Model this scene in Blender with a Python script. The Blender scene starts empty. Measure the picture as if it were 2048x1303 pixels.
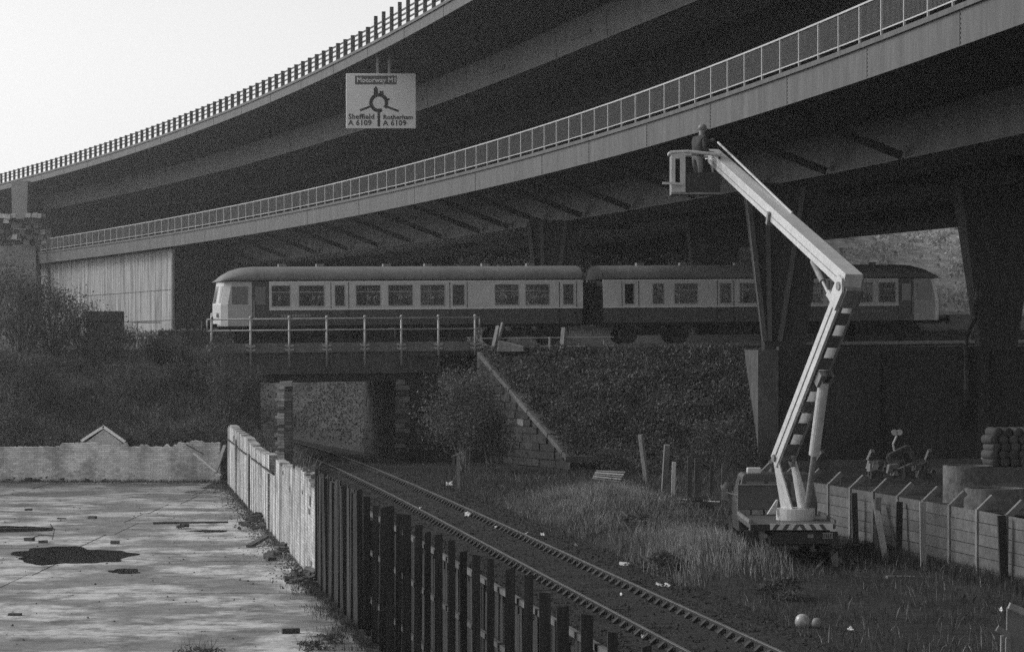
import bpy, bmesh, math, random
import numpy as np
from mathutils import Vector, Matrix

HAZE = 5.2e-4
random.seed(7)
RNG = np.random.default_rng(11)
R = math.radians
sc = bpy.context.scene
COL = sc.collection

# ------------------------------------------------------------------ camera
FPX, CX, HY, CAMZ = 5600.0, 1024.0, 690.0, 5.23      # photograph pixels (2048 wide), horizon row, eye height
cam_d = bpy.data.cameras.new('camera')
cam_d.sensor_width = 36.0
cam_d.lens = FPX / 2048 * 36.0
cam_d.shift_y = (HY - 651.5) / 2048
cam_d.clip_start, cam_d.clip_end = 0.5, 6000
cam = bpy.data.objects.new('camera', cam_d)
cam.location = (0, 0, CAMZ)
cam.rotation_euler = (R(90), 0, 0)
COL.objects.link(cam)
sc.camera = cam

# ------------------------------------------------------------------ sky, sun, exposure
SUN_EL, SUN_AZ = 32.0, 284.0          # azimuth clockwise from +Y: thin light from the left, ahead
world = bpy.data.worlds.new('World')
sc.world = world
world.use_nodes = True
nt = world.node_tree
nt.nodes.clear()
sky = nt.nodes.new('ShaderNodeTexSky')
sky.sky_type = 'NISHITA'
sky.sun_disc = False
sky.sun_elevation = R(SUN_EL)
sky.sun_rotation = R(SUN_AZ)
sky.air_density, sky.dust_density, sky.ozone_density = 1.0, 1.3, 1.0
bw = nt.nodes.new('ShaderNodeRGBToBW')           # black and white film
bg = nt.nodes.new('ShaderNodeBackground')
bg.inputs['Strength'].default_value = 0.15
wo = nt.nodes.new('ShaderNodeOutputWorld')
nt.links.new(sky.outputs[0], bw.inputs[0])
nt.links.new(bw.outputs[0], bg.inputs['Color'])
nt.links.new(bg.outputs[0], wo.inputs['Surface'])

sun_d = bpy.data.lights.new('sun', 'SUN')
sun_d.energy = 0.9
sun_d.angle = R(20)
sun_d.color = (1, 1, 1)
sun = bpy.data.objects.new('sun', sun_d)
az, el = R(SUN_AZ), R(SUN_EL)
to_sun = Vector((math.sin(az) * math.cos(el), math.cos(az) * math.cos(el), math.sin(el)))
sun.rotation_euler = to_sun.to_track_quat('Z', 'Y').to_euler()
sun.location = to_sun * 100
COL.objects.link(sun)

sc.view_settings.view_transform = 'Standard'
sc.view_settings.look = 'None'
sc.view_settings.exposure = 0.5
sc.view_settings.gamma = 1.0
sc.view_settings.use_curve_mapping = False
sc.render.engine = 'CYCLES'
sc.cycles.max_bounces = 5
sc.cycles.diffuse_bounces = 3
sc.cycles.glossy_bounces = 2
sc.cycles.transparent_max_bounces = 10
sc.cycles.transmission_bounces = 4
sc.cycles.volume_bounces = 0
sc.cycles.sample_clamp_indirect = 4.0
sc.cycles.use_denoising = False        # the residual sampling noise stands for film grain

# ------------------------------------------------------------------ helpers
def P(px, py, Y):
    """point at depth Y seen at that place of the photograph"""
    return Vector(((px - CX) * Y / FPX, Y, CAMZ - (py - HY) * Y / FPX))

def G(px, py, z=0.0):
    """point at height z seen at that place of the photograph"""
    Y = FPX * (CAMZ - z) / (py - HY)
    return Vector(((px - CX) * Y / FPX, Y, z))

def tag(o, label=None, cat=None, group=None, kind=None):
    if label: o['label'] = label
    if cat: o['category'] = cat
    if group: o['group'] = group
    if kind: o['kind'] = kind
    return o

def thing(name, label, cat, loc=(0, 0, 0), rz=0.0, group=None):
    o = bpy.data.objects.new(name, None)
    o.empty_display_size = 0.3
    o.location = loc
    o.rotation_euler = (0, 0, rz)
    COL.objects.link(o)
    return tag(o, label, cat, group)

def link(name, me, mat=None, parent=None, loc=None):
    if mat is not None and not me.materials:
        me.materials.append(mat)
    o = bpy.data.objects.new(name, me)
    if loc is not None: o.location = loc
    COL.objects.link(o)
    if parent is not None: o.parent = parent
    return o

class MB:
    """collects shapes for one mesh"""
    def __init__(self): self.v, self.f = [], []
    def add(self, vs, fs):
        n = len(self.v)
        self.v += [tuple(p) for p in vs]
        self.f += [tuple(n + i for i in f) for f in fs]
        return self
    def hexa(self, b, t):
        """8 points: bottom quad b, top quad t, both counter-clockwise from above"""
        return self.add(list(b) + list(t), [(3, 2, 1, 0), (4, 5, 6, 7), (0, 1, 5, 4), (1, 2, 6, 5), (2, 3, 7, 6), (3, 0, 4, 7)])
    def box(self, x0, x1, y0, y1, z0, z1):
        q = [(x0, y0), (x1, y0), (x1, y1), (x0, y1)]
        return self.hexa([(x, y, z0) for x, y in q], [(x, y, z1) for x, y in q])
    def beam(self, p, q, w, h, up=(0, 0, 1), w2=None, h2=None):
        p, q = Vector(p), Vector(q)
        d = (q - p).normalized()
        up = Vector(up)
        if abs(d.dot(up.normalized())) > .98: up = Vector((0, 1, 0))
        s = d.cross(up).normalized()
        u = s.cross(d).normalized()
        w2 = w if w2 is None else w2
        h2 = h if h2 is None else h2
        a = [p - s * w / 2 - u * h / 2, p + s * w / 2 - u * h / 2, p + s * w / 2 + u * h / 2, p - s * w / 2 + u * h / 2]
        b = [q - s * w2 / 2 - u * h2 / 2, q + s * w2 / 2 - u * h2 / 2, q + s * w2 / 2 + u * h2 / 2, q - s * w2 / 2 + u * h2 / 2]
        return self.add(a + b, [(0, 1, 2, 3), (7, 6, 5, 4), (0, 4, 5, 1), (1, 5, 6, 2), (2, 6, 7, 3), (3, 7, 4, 0)])
    def tube(self, p, q, r, r2=None, n=8, cap=True):
        p, q = Vector(p), Vector(q)
        r2 = r if r2 is None else r2
        d = (q - p).normalized()
        a = d.orthogonal().normalized()
        b = d.cross(a)
        vs = []
        for c, rr in ((p, r), (q, r2)):
            for i in range(n):
                t = 2 * math.pi * i / n
                vs.append(c + (a * math.cos(t) + b * math.sin(t)) * rr)
        fs = [(i, (i + 1) % n, n + (i + 1) % n, n + i) for i in range(n)]
        if cap: fs += [tuple(range(n))[::-1], tuple(range(n, 2 * n))]
        return self.add(vs, fs)
    def path(self, pts, r, n=6):
        for a, b in zip(pts[:-1], pts[1:]): self.tube(a, b, r, n=n)
        return self
    def prism(self, pts, d):
        """closed outline pts pushed along vector d"""
        pts = [Vector(p) for p in pts]
        d = Vector(d)
        n = len(pts)
        return self.add(pts + [p + d for p in pts],
                        [tuple(range(n))[::-1], tuple(range(n, 2 * n))] + [(i, (i + 1) % n, n + (i + 1) % n, n + i) for i in range(n)])
    def sweep(self, rings, closed=True, caps=True):
        n = len(rings[0])
        vs = [p for r in rings for p in r]
        fs = []
        for k in range(len(rings) - 1):
            for i in range(n if closed else n - 1):
                j = (i + 1) % n
                fs.append((k * n + i, k * n + j, (k + 1) * n + j, (k + 1) * n + i))
        if caps and closed:
            fs += [tuple(range(n))[::-1], tuple((len(rings) - 1) * n + i for i in range(n))]
        return self.add(vs, fs)
    def lathe(self, prof, c=(0, 0, 0), n=20, ax=(0, 0, 1)):
        c, ax = Vector(c), Vector(ax).normalized()
        a = ax.orthogonal().normalized()
        b = ax.cross(a)
        rings = [[c + ax * z + (a * math.cos(2 * math.pi * i / n) + b * math.sin(2 * math.pi * i / n)) * r for i in range(n)] for r, z in prof]
        return self.sweep(rings)
    def mesh(self, name, off=None, smooth=False):
        me = bpy.data.meshes.new(name)
        v = self.v
        if off is not None: v = [(x - off[0], y - off[1], z - off[2]) for x, y, z in v]
        me.from_pydata(v, [], self.f)
        bm = bmesh.new(); bm.from_mesh(me)
        bmesh.ops.recalc_face_normals(bm, faces=bm.faces)
        bm.to_mesh(me); bm.free()
        if smooth: me.polygons.foreach_set('use_smooth', [True] * len(me.polygons))
        return me
    def build(self, name, mat, parent=None, smooth=False, bevel=0.0, local=False):
        """vertices are world points unless local; the parent's location is taken off"""
        off = None
        if parent is not None and not local:
            off = parent.location.copy()
            if parent.parent is not None: off = off + parent.parent.location
        o = link(name, self.mesh(name, off, smooth), mat, parent)
        if bevel > 0:
            m = o.modifiers.new('bevel', 'BEVEL'); m.width = bevel; m.segments = 2; m.limit_method = 'ANGLE'
        return o

def single(name, mb, mat, label, cat, group=None, smooth=False, bevel=0.0, origin=None):
    """a thing that is one mesh, origin at its base"""
    if origin is None:
        xs = [p[0] for p in mb.v]; ys = [p[1] for p in mb.v]; zs = [p[2] for p in mb.v]
        origin = Vector(((min(xs) + max(xs)) / 2, (min(ys) + max(ys)) / 2, min(zs)))
    o = link(name, mb.mesh(name, origin, smooth), mat, None, origin)
    if bevel > 0:
        m = o.modifiers.new('bevel', 'BEVEL'); m.width = bevel; m.segments = 2; m.limit_method = 'ANGLE'
    return tag(o, label, cat, group)

def struct(name, mb, mat, smooth=False):
    o = link(name, mb.mesh(name, None, smooth), mat)
    o['kind'] = 'structure'
    return o

def np_mesh(name, V, F4):
    """fast quad or triangle mesh from arrays"""
    me = bpy.data.meshes.new(name)
    k = F4.shape[1]
    me.vertices.add(len(V)); me.vertices.foreach_set('co', V.astype(np.float32).ravel())
    me.loops.add(F4.size); me.loops.foreach_set('vertex_index', F4.astype(np.int32).ravel())
    me.polygons.add(len(F4))
    me.polygons.foreach_set('loop_start', np.arange(0, F4.size, k, dtype=np.int32))
    me.update(calc_edges=True)
    return me

# ------------------------------------------------------------------ materials (all neutral: black and white film)
MATS = {}
def mat(name, v, rough=.85, var=.35, scale=2.0, bump=.0, spec=.25, metal=0.0, stretch=(1, 1, 1), detail=6.0, rnd=.0, fine=None, coords='Object'):
    if name in MATS: return MATS[name]
    m = bpy.data.materials.new(name); m.use_nodes = True
    n, l = m.node_tree.nodes, m.node_tree.links
    b = n['Principled BSDF']
    b.inputs['Roughness'].default_value = rough
    b.inputs['Metallic'].default_value = metal
    b.inputs['Specular IOR Level'].default_value = spec
    tc = n.new('ShaderNodeTexCoord'); mp = n.new('ShaderNodeMapping'); mp.inputs['Scale'].default_value = stretch
    l.new(tc.outputs[coords], mp.inputs['Vector'])
    tx = n.new('ShaderNodeTexNoise'); tx.inputs['Scale'].default_value = scale; tx.inputs['Detail'].default_value = detail
    tx.inputs['Roughness'].default_value = .62
    l.new(mp.outputs[0], tx.inputs['Vector'])
    mr = n.new('ShaderNodeMapRange')
    mr.inputs['From Min'].default_value, mr.inputs['From Max'].default_value = .28, .72
    mr.inputs['To Min'].default_value, mr.inputs['To Max'].default_value = max(0, v * (1 - var)), v * (1 + var)
    l.new(tx.outputs['Fac'], mr.inputs['Value'])
    last = mr.outputs[0]
    if rnd:
        oi = n.new('ShaderNodeObjectInfo'); r2 = n.new('ShaderNodeMapRange')
        r2.inputs['To Min'].default_value, r2.inputs['To Max'].default_value = 1 - rnd, 1 + rnd
        l.new(oi.outputs['Random'], r2.inputs['Value'])
        mu = n.new('ShaderNodeMath'); mu.operation = 'MULTIPLY'
        l.new(last, mu.inputs[0]); l.new(r2.outputs[0], mu.inputs[1]); last = mu.outputs[0]
    if fine:      # fine = (scale, strength) a second, smaller mottling
        t2 = n.new('ShaderNodeTexNoise'); t2.inputs['Scale'].default_value = fine[0]; t2.inputs['Detail'].default_value = 4
        l.new(mp.outputs[0], t2.inputs['Vector'])
        r3 = n.new('ShaderNodeMapRange'); r3.inputs['From Min'].default_value, r3.inputs['From Max'].default_value = .3, .7
        r3.inputs['To Min'].default_value, r3.inputs['To Max'].default_value = 1 - fine[1], 1 + fine[1]
        l.new(t2.outputs['Fac'], r3.inputs['Value'])
        mu = n.new('ShaderNodeMath'); mu.operation = 'MULTIPLY'
        l.new(last, mu.inputs[0]); l.new(r3.outputs[0], mu.inputs[1]); last = mu.outputs[0]
    l.new(last, b.inputs['Base Color'])
    if bump:
        bt = n.new('ShaderNodeTexNoise'); bt.inputs['Scale'].default_value = scale * 6; bt.inputs['Detail'].default_value = 5
        l.new(mp.outputs[0], bt.inputs['Vector'])
        bp = n.new('ShaderNodeBump'); bp.inputs['Strength'].default_value = bump; bp.inputs['Distance'].default_value = .05
        l.new(bt.outputs['Fac'], bp.inputs['Height']); l.new(bp.outputs[0], b.inputs['Normal'])
    MATS[name] = m
    return m

def leaf_mat(name, v, var=.7, trans=.25):
    m = mat(name, v, rough=.65, var=var, scale=.9, spec=.2, fine=(9.0, .5))
    n, l = m.node_tree.nodes, m.node_tree.links
    b = n['Principled BSDF']; out = n['Material Output']
    tr = n.new('ShaderNodeBsdfTranslucent'); mx = n.new('ShaderNodeMixShader'); mx.inputs[0].default_value = trans
    l.new(b.inputs['Base Color'].links[0].from_socket, tr.inputs['Color'])
    l.new(b.outputs[0], mx.inputs[1]); l.new(tr.outputs[0], mx.inputs[2]); l.new(mx.outputs[0], out.inputs['Surface'])
    return m

m_earth = mat('earth', .022, var=.6, scale=.35, bump=.6, fine=(3.5, .45))
m_track_bed = mat('ballast', .026, var=.5, scale=.8, bump=.8, fine=(14, .5))
m_soil = mat('soil', .06, var=.5, scale=.6, bump=.7, fine=(5, .5))
m_grass = leaf_mat('grass_blades', .07)
m_grass_dry = leaf_mat('dry_grass_blades', .27)
m_leaf = leaf_mat('leaves', .10)
m_leaf_pale = leaf_mat('pale_leaves', .13)
m_twig = mat('twigs', .17, var=.4, scale=4)
m_steel = mat('viaduct_paint', .085, rough=.6, var=.32, scale=1.3, bump=.05, spec=.3, stretch=(1, 1, .16), fine=(6, .18))
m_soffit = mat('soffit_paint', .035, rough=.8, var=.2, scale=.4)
m_rail_light = mat('galvanised', .42, rough=.5, var=.12, scale=2, metal=.2)
m_concrete = mat('concrete', .30, var=.25, scale=1.2, bump=.25, fine=(9, .2), rnd=.1)
m_concrete_dark = mat('dark_shaded_concrete', .03, var=.4, scale=.5, bump=.25, fine=(4, .25))  # near-black tone carries the shade beneath the decks
m_timber = mat('tarred_timber', .024, rough=.75, var=.5, scale=3, bump=.5, stretch=(1, 1, .12), rnd=.3)
m_wood = mat('grey_wood', .24, var=.3, scale=4, bump=.4, stretch=(1, 1, .15), rnd=.2)
m_wood_dark = mat('old_wood', .09, var=.4, scale=4, bump=.4, stretch=(1, 1, .15), rnd=.3)
m_rust = mat('rusty_steel', .05, rough=.7, var=.5, scale=5, bump=.2)
m_railtop = mat('rail_steel', .22, rough=.42, var=.2, scale=3, metal=.6)
m_white = mat('white_paint', .62, rough=.6, var=.1, scale=2)
m_black = mat('black_paint', .02, rough=.5, var=.2, scale=3, spec=.4)
m_stone = mat('dark_stone', .045, var=.5, scale=1.6, bump=.5, fine=(7, .35), rnd=.25)  # dark mottled stone, varied from block to block
m_stone_pale = mat('pale_stone', .15, var=.35, scale=2, bump=.4, fine=(7, .3), rnd=.3)
m_litter = mat('paper', .75, var=.15, scale=6)
m_rubber = mat('rubber', .025, rough=.8, var=.3, scale=5)
m_brick = mat('brick', .10, var=.35, scale=4, bump=.3, rnd=.4)

def brick_wash(name, axis, paint=.52, brick=.16, paint_amount=.5, streak=.0):
    """brickwork with worn whitewash: brick courses, flaked paint, vertical run marks"""
    m = bpy.data.materials.new(name); m.use_nodes = True
    n, l = m.node_tree.nodes, m.node_tree.links
    b = n['Principled BSDF']; b.inputs['Roughness'].default_value = .9; b.inputs['Specular IOR Level'].default_value = .15
    tc = n.new('ShaderNodeTexCoord'); sp = n.new('ShaderNodeSeparateXYZ'); cb = n.new('ShaderNodeCombineXYZ')
    l.new(tc.outputs['Object'], sp.inputs[0])
    l.new(sp.outputs['X' if axis == 'x' else 'Y'], cb.inputs['X']); l.new(sp.outputs['Z'], cb.inputs['Y'])
    bt = n.new('ShaderNodeTexBrick')
    bt.inputs['Scale'].default_value = 1.0; bt.inputs['Brick Width'].default_value = .235; bt.inputs['Row Height'].default_value = .078
    bt.inputs['Mortar Size'].default_value = .006
    for k, c in (('Color1', .8), ('Color2', 1.15), ('Mortar', .55)): bt.inputs[k].default_value = (c, c, c, 1)
    l.new(cb.outputs[0], bt.inputs['Vector'])
    n1 = n.new('ShaderNodeTexNoise'); n1.inputs['Scale'].default_value = .9; n1.inputs['Detail'].default_value = 9; n1.inputs['Roughness'].default_value = .7
    l.new(tc.outputs['Object'], n1.inputs['Vector'])
    rp = n.new('ShaderNodeMapRange'); rp.inputs['From Min'].default_value = paint_amount - .06; rp.inputs['From Max'].default_value = paint_amount + .07
    l.new(n1.outputs['Fac'], rp.inputs['Value'])
    mp = n.new('ShaderNodeMapping'); mp.inputs['Scale'].default_value = (1.5, 1.5, .09); l.new(tc.outputs['Object'], mp.inputs['Vector'])
    n2 = n.new('ShaderNodeTexNoise'); n2.inputs['Scale'].default_value = 1.2; n2.inputs['Detail'].default_value = 5; l.new(mp.outputs[0], n2.inputs['Vector'])
    st = n.new('ShaderNodeMapRange'); st.inputs['From Min'].default_value, st.inputs['From Max'].default_value = .36, .62
    st.inputs['To Min'].default_value, st.inputs['To Max'].default_value = 1 - streak, 1.0
    l.new(n2.outputs['Fac'], st.inputs['Value'])
    mx = n.new('ShaderNodeMix'); mx.data_type = 'FLOAT'
    mx.inputs[2].default_value = brick; mx.inputs[3].default_value = paint
    l.new(rp.outputs[0], mx.inputs[0])
    m1 = n.new('ShaderNodeMath'); m1.operation = 'MULTIPLY'; l.new(mx.outputs[0], m1.inputs[0]); l.new(st.outputs[0], m1.inputs[1])
    m2 = n.new('ShaderNodeMath'); m2.operation = 'MULTIPLY'; l.new(m1.outputs[0], m2.inputs[0]); l.new(bt.outputs['Color'], m2.inputs[1])
    l.new(m2.outputs[0], b.inputs['Base Color'])
    bp = n.new('ShaderNodeBump'); bp.inputs['Strength'].default_value = .5; bp.inputs['Distance'].default_value = .02
    l.new(bt.outputs['Color'], bp.inputs['Height']); l.new(bp.outputs[0], b.inputs['Normal'])
    return m

def slab_mat():
    """weathered concrete yard: stains, damp patches that are darker and smoother, slab joints"""
    m = bpy.data.materials.new('yard_concrete'); m.use_nodes = True
    n, l = m.node_tree.nodes, m.node_tree.links
    b = n['Principled BSDF']; b.inputs['Specular IOR Level'].default_value = .4
    tc = n.new('ShaderNodeTexCoord')
    def noise(s, d=7, r=.65, st=(1, 1, 1)):
        mp = n.new('ShaderNodeMapping'); mp.inputs['Scale'].default_value = st; l.new(tc.outputs['Object'], mp.inputs['Vector'])
        t = n.new('ShaderNodeTexNoise'); t.inputs['Scale'].default_value = s; t.inputs['Detail'].default_value = d; t.inputs['Roughness'].default_value = r
        l.new(mp.outputs[0], t.inputs['Vector']); return t.outputs['Fac']
    def rng(s, a, c, lo, hi):
        r = n.new('ShaderNodeMapRange'); r.inputs['From Min'].default_value, r.inputs['From Max'].default_value = a, c
        r.inputs['To Min'].default_value, r.inputs['To Max'].default_value = lo, hi
        l.new(s, r.inputs['Value']); return r.outputs[0]
    def mul(a, c):
        k = n.new('ShaderNodeMath'); k.operation = 'MULTIPLY'; l.new(a, k.inputs[0]); l.new(c, k.inputs[1]); return k.outputs[0]
    damp = noise(.30, 8, .6)                  # broad damp areas
    base = rng(damp, .44, .55, .17, .58)
    base = mul(base, rng(noise(1.1, 9, .76), .40, .54, .38, 1.1))
    base = mul(base, rng(noise(.75, 9, .75, (1.5, .5, 1)), .33, .50, .40, 1.0))
    base = mul(base, rng(noise(9, 4), .3, .7, .85, 1.1))
    sp = n.new('ShaderNodeSeparateXYZ'); l.new(tc.outputs['Object'], sp.inputs[0])
    wb = n.new('ShaderNodeMath'); wb.operation = 'MULTIPLY_ADD'; wb.inputs[1].default_value = 14; l.new(noise(.5, 6), wb.inputs[0]); l.new(sp.outputs['Y'], wb.inputs[2])
    base = mul(base, rng(wb.outputs[0], 94, 112, .95, .48))      # dirt washed up along the end wall
    l.new(base, b.inputs['Base Color'])
    l.new(rng(damp, .42, .58, .42, .85), b.inputs['Roughness'])
    bp = n.new('ShaderNodeBump'); bp.inputs['Strength'].default_value = .3; bp.inputs['Distance'].default_value = .03
    l.new(noise(4, 6), bp.inputs['Height']); l.new(bp.outputs[0], b.inputs['Normal'])
    return m

def water_mat():
    m = bpy.data.materials.new('water'); m.use_nodes = True
    b = m.node_tree.nodes['Principled BSDF']
    b.inputs['Base Color'].default_value = (.02, .02, .02, 1); b.inputs['Roughness'].default_value = .04
    b.inputs['IOR'].default_value = 1.33
    return m

def glass_mat():
    m = bpy.data.materials.new('window_glass'); m.use_nodes = True
    n, l = m.node_tree.nodes, m.node_tree.links
    n.remove(n['Principled BSDF'])
    t = n.new('ShaderNodeBsdfTransparent'); t.inputs['Color'].default_value = (.8, .8, .8, 1)
    g = n.new('ShaderNodeBsdfGlossy'); g.inputs['Roughness'].default_value = .05
    f = n.new('ShaderNodeFresnel'); f.inputs['IOR'].default_value = 1.3
    x = n.new('ShaderNodeMixShader')
    l.new(f.outputs[0], x.inputs[0]); l.new(t.outputs[0], x.inputs[1]); l.new(g.outputs[0], x.inputs[2])
    l.new(x.outputs[0], n['Material Output'].inputs['Surface'])
    return m
m_glass = glass_mat()
m_water = water_mat()

# ------------------------------------------------------------------ ground
g = MB(); g.add([(-300, -60, -.03), (300, -60, -.03), (300, 520, -.03), (-300, 520, -.03)], [(0, 1, 2, 3)])
struct('ground', g, m_earth)

# the upper railway: line in plan, t along it to the right, w across it (away from the camera)
T0 = Vector((-13.34, 129.0)); TC, TS = .968, .251; RZ0, RGR = 5.08, .0105
def rail_z(t): return RZ0 + RGR * t
def TW(t, w, z=0.0): return Vector((T0.x + TC * t - TS * w, T0.y + TS * t + TC * w, z))
def to_tw(x, y):
    dx, dy = x - T0.x, y - T0.y
    return dx * TC + dy * TS, -dx * TS + dy * TC

def grid_mesh(rows):
    n = len(rows[0]); V = [p for r in rows for p in r]
    F = [(k * n + i, k * n + i + 1, (k + 1) * n + i + 1, (k + 1) * n + i) for k in range(len(rows) - 1) for i in range(n - 1)]
    mb = MB(); mb.add(V, F); return mb

def sstep(a, b, x):
    t = min(1, max(0, (x - a) / (b - a))); return t * t * (3 - 2 * t)

def bumps(x, y, s=1.0):
    return s * (math.sin(x * .9 + 1.3) * math.cos(y * .7) * .5 + math.sin(x * 2.3 - y * 1.7) * .25 + math.sin(x * .37 + y * .51) * .6)

# left embankment: slope up from the yard wall to the railway, flank falling to the lower track
def left_h(x, y):
    t, w = to_tw(x, y)
    front = sstep(-20.5, -3.2, w) * .55 + max(0, min(1, (w + 19.0) / 15.6)) * .45
    top = rail_z(t) - .45
    h = front * top
    if w < -3.4: h = min(h, max(0, (1.2 - t) * .75 + .1))
    h += .14 * bumps(x, y) * min(1, h)
    if w > 8: h += sstep(8, 90, w) * 1.6
    if t < -14 and w > -8: h += sstep(-14, -40, t) * sstep(-8, 10, w) * 1.5
    return h - .05
ts = [-110, -90, -75, -62, -52, -45, -40] + list(np.arange(-36, 1.21, 1.2))
ws = list(np.arange(-22, 8.1, 1.0)) + [12, 18, 26, 36, 50, 70, 95, 130, 170]
rows = []
for w in ws:
    row = []
    for t in ts:
        p = TW(t, w)
        row.append((p.x, p.y, left_h(p.x, p.y)))
    rows.append(row)
lb = grid_mesh(rows)
# side face under the bridge end, hidden by the abutment further forward
n_t = len(ts)
lb.add([rows[k][-1] for k in range(len(rows))] + [(rows[k][-1][0], rows[k][-1][1], -.3) for k in range(len(rows))],
       [(k, k + 1, len(rows) + k + 1, len(rows) + k) for k in range(len(rows) - 1)])
struct('embankment_left', lb, m_soil, True)

# right embankment slope between the wing wall and the retaining wall
WING_TOP, WING_BOT = Vector((-1.45, 127.0, 5.0)), Vector((2.50, 117.8, .25))
RW_X, RW_Y = 10.42, 118.0            # corner of the retaining wall
SL_TOP = Vector((RW_X, 125.4, 5.1)); SL_BOT = Vector((RW_X, 117.2, .15))
def right_slope(u, v):
    a = WING_BOT.lerp(WING_TOP, v); b = SL_BOT.lerp(SL_TOP, v)
    p = a.lerp(b, u)
    p.z += (.16 * bumps(p.x * 1.2, p.y * 1.3) + .25 * math.sin(math.pi * u)) * math.sin(math.pi * min(1, v * 1.02)) - .02
    return p
rows = [[tuple(right_slope(u, v)) for u in np.linspace(0, 1, 19)] for v in np.linspace(-.06, 1, 24)]
struct('embankment_right', grid_mesh(rows), m_soil, True)

# ground on top of the embankment to the right, running back to the hillside
def up_h(t, w):
    z = rail_z(min(t, 60)) - .42 + .95 * sstep(5.0, 8.0, w)
    k = sstep(-14, 6, TW(t - max(0, w - 30) * .45, w).x)
    z += (max(0, w - 34) * .10 + sstep(48, 150, w) * 15.0) * k
    z += .25 * bumps(t * .3, w * .3) * sstep(8, 40, w)
    return z
tt = [8.1, 10.5, 13, 16, 20, 24, 28, 32, 37, 43, 50, 60, 75, 95, 120]
w2 = [-4.4, -2, 0, 3, 6, 9, 13, 18, 25, 33, 42, 52, 63, 75, 88, 102, 118, 135, 155, 180]
def tmap(t, w): return (t if w < 5.5 else max(t, 14.5 + (t - 8.1) * .01)) - max(0, w - 30) * .45
rows = [[tuple(TW(tmap(t, w), w, up_h(t, w))) for t in tt] for w in w2]
struct('upper_ground', grid_mesh(rows[:11]), m_soil, True)
struct('hillside', grid_mesh(rows[10:]), mat('hill_grass', .3, var=.4, scale=.25, bump=.4, fine=(1.6, .4)), True)
# strip between the wall top and the railway (right part)
rows = [[(x, y0, rail_z(to_tw(x, y0)[0]) - .42) for x in (RW_X + .05, 16, 22, 30, 40, 60)] for y0 in (RW_Y + .3, 122, 126, 129)]
for r in (0,): pass
rows.append([tuple(TW(to_tw(x, 129)[0] + .1, -4.35, rail_z(to_tw(x, 129)[0]) - .425)) for x in (RW_X + .05, 16, 22, 30, 40, 60)])
struct('verge', grid_mesh(rows), m_soil, True)
# bank on the far side of the bridge opening
rows = []
for w in list(np.arange(5.5, 40, 3)) + [46, 54, 64, 76, 90]:
    sh = max(0, w - 30) * .45
    rows.append([tuple(TW(8.0 + 6.6 * k / 6 - sh, w, (up_h(8.1, w) + .02) * (k / 6) ** .8 - .04 * (1 - k / 6) + .12 * bumps(w, k * 1.7) * math.sin(math.pi * k / 6))) for k in range(7)])
struct('bank', grid_mesh(rows), m_soil, True)

# ------------------------------------------------------------------ yard slab, puddles
WALL_A, WALL_B = G(455, 966), G(634, 1166)          # wall along the yard: far end, near end
wd = (WALL_B - WALL_A).normalized()
FEN_A = G(641, 1172); FEN_D = (G(770, 1303) - FEN_A).normalized()
yard = MB()
near = FEN_A + FEN_D * 45
pts = [(-60, 107.4), (WALL_A.x + .02, 107.4), (WALL_B.x - .02, WALL_B.y), (FEN_A.x - .1, FEN_A.y), (near.x - .1, near.y), (-60, near.y)]
yard.prism([(x, y, -.2) for x, y in pts], (0, 0, .185))
yd = struct('yard_pavement', yard, m_earth)
m_slab = slab_mat()
def yard_right(y):
    if y > WALL_B.y: return WALL_A.x + (WALL_B.x - WALL_A.x) * (WALL_A.y - y) / (WALL_A.y - WALL_B.y) - .02
    return FEN_A.x + FEN_D.x / FEN_D.y * (y - FEN_A.y) - .25 - .12 * math.sin(y * 1.3)
yy = 107.3
rr = random.Random(77)
while yy > 22:
    ye = max(20, yy - rr.uniform(4.2, 5.4))
    cols = [-60, -17.4 + rr.uniform(-.3, .3), -11.2 + rr.uniform(-.3, .3), None]
    for k in range(3):
        xa = cols[k] + .02
        n = 8; right = [(cols[k + 1] - .02, yy - .02), (cols[k + 1] - .02, ye + .02)] if cols[k + 1] is not None else [(yard_right(yy - .02 - (yy - ye - .04) * i / n), yy - .02 - (yy - ye - .04) * i / n) for i in range(n + 1)]
        if right[0][0] < xa + .5: continue
        dz = rr.uniform(-.004, .004)
        mb = MB(); mb.prism([(x, y, -.1) for x, y in [(xa, ye + .02), (xa, yy - .02)] + right], (0, 0, .1 + dz)); mb.build('slab', m_slab, yd)
    yy = ye

def puddle(cx, cy, hw, hh, name='puddle', seed=0, z=.009):
    rr = random.Random(seed)
    ph = [rr.uniform(0, 6.28) for _ in range(6)]
    pts = []
    for i in range(64):
        a = 2 * math.pi * i / 64
        r = 1 + .10 * math.sin(3 * a + ph[0]) + .09 * math.sin(5 * a + ph[1]) + .06 * math.sin(9 * a + ph[2]) + .04 * math.sin(15 * a + ph[3])
        pts.append(G(cx + hw * r * math.cos(a), cy + hh * r * math.sin(a), z))
    mb = MB(); mb.add(pts, [tuple(range(64))])
    o = struct(name, mb, m_water)
    return o
puddle(140, 1110, 118, 17, seed=3)
puddle(402, 983, 34, 2.5, seed=4)
puddle(420, 1061, 38, 2.4, seed=5)
puddle(250, 1141, 30, 5, seed=6)
puddle(40, 1056, 60, 5, seed=8)

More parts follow.
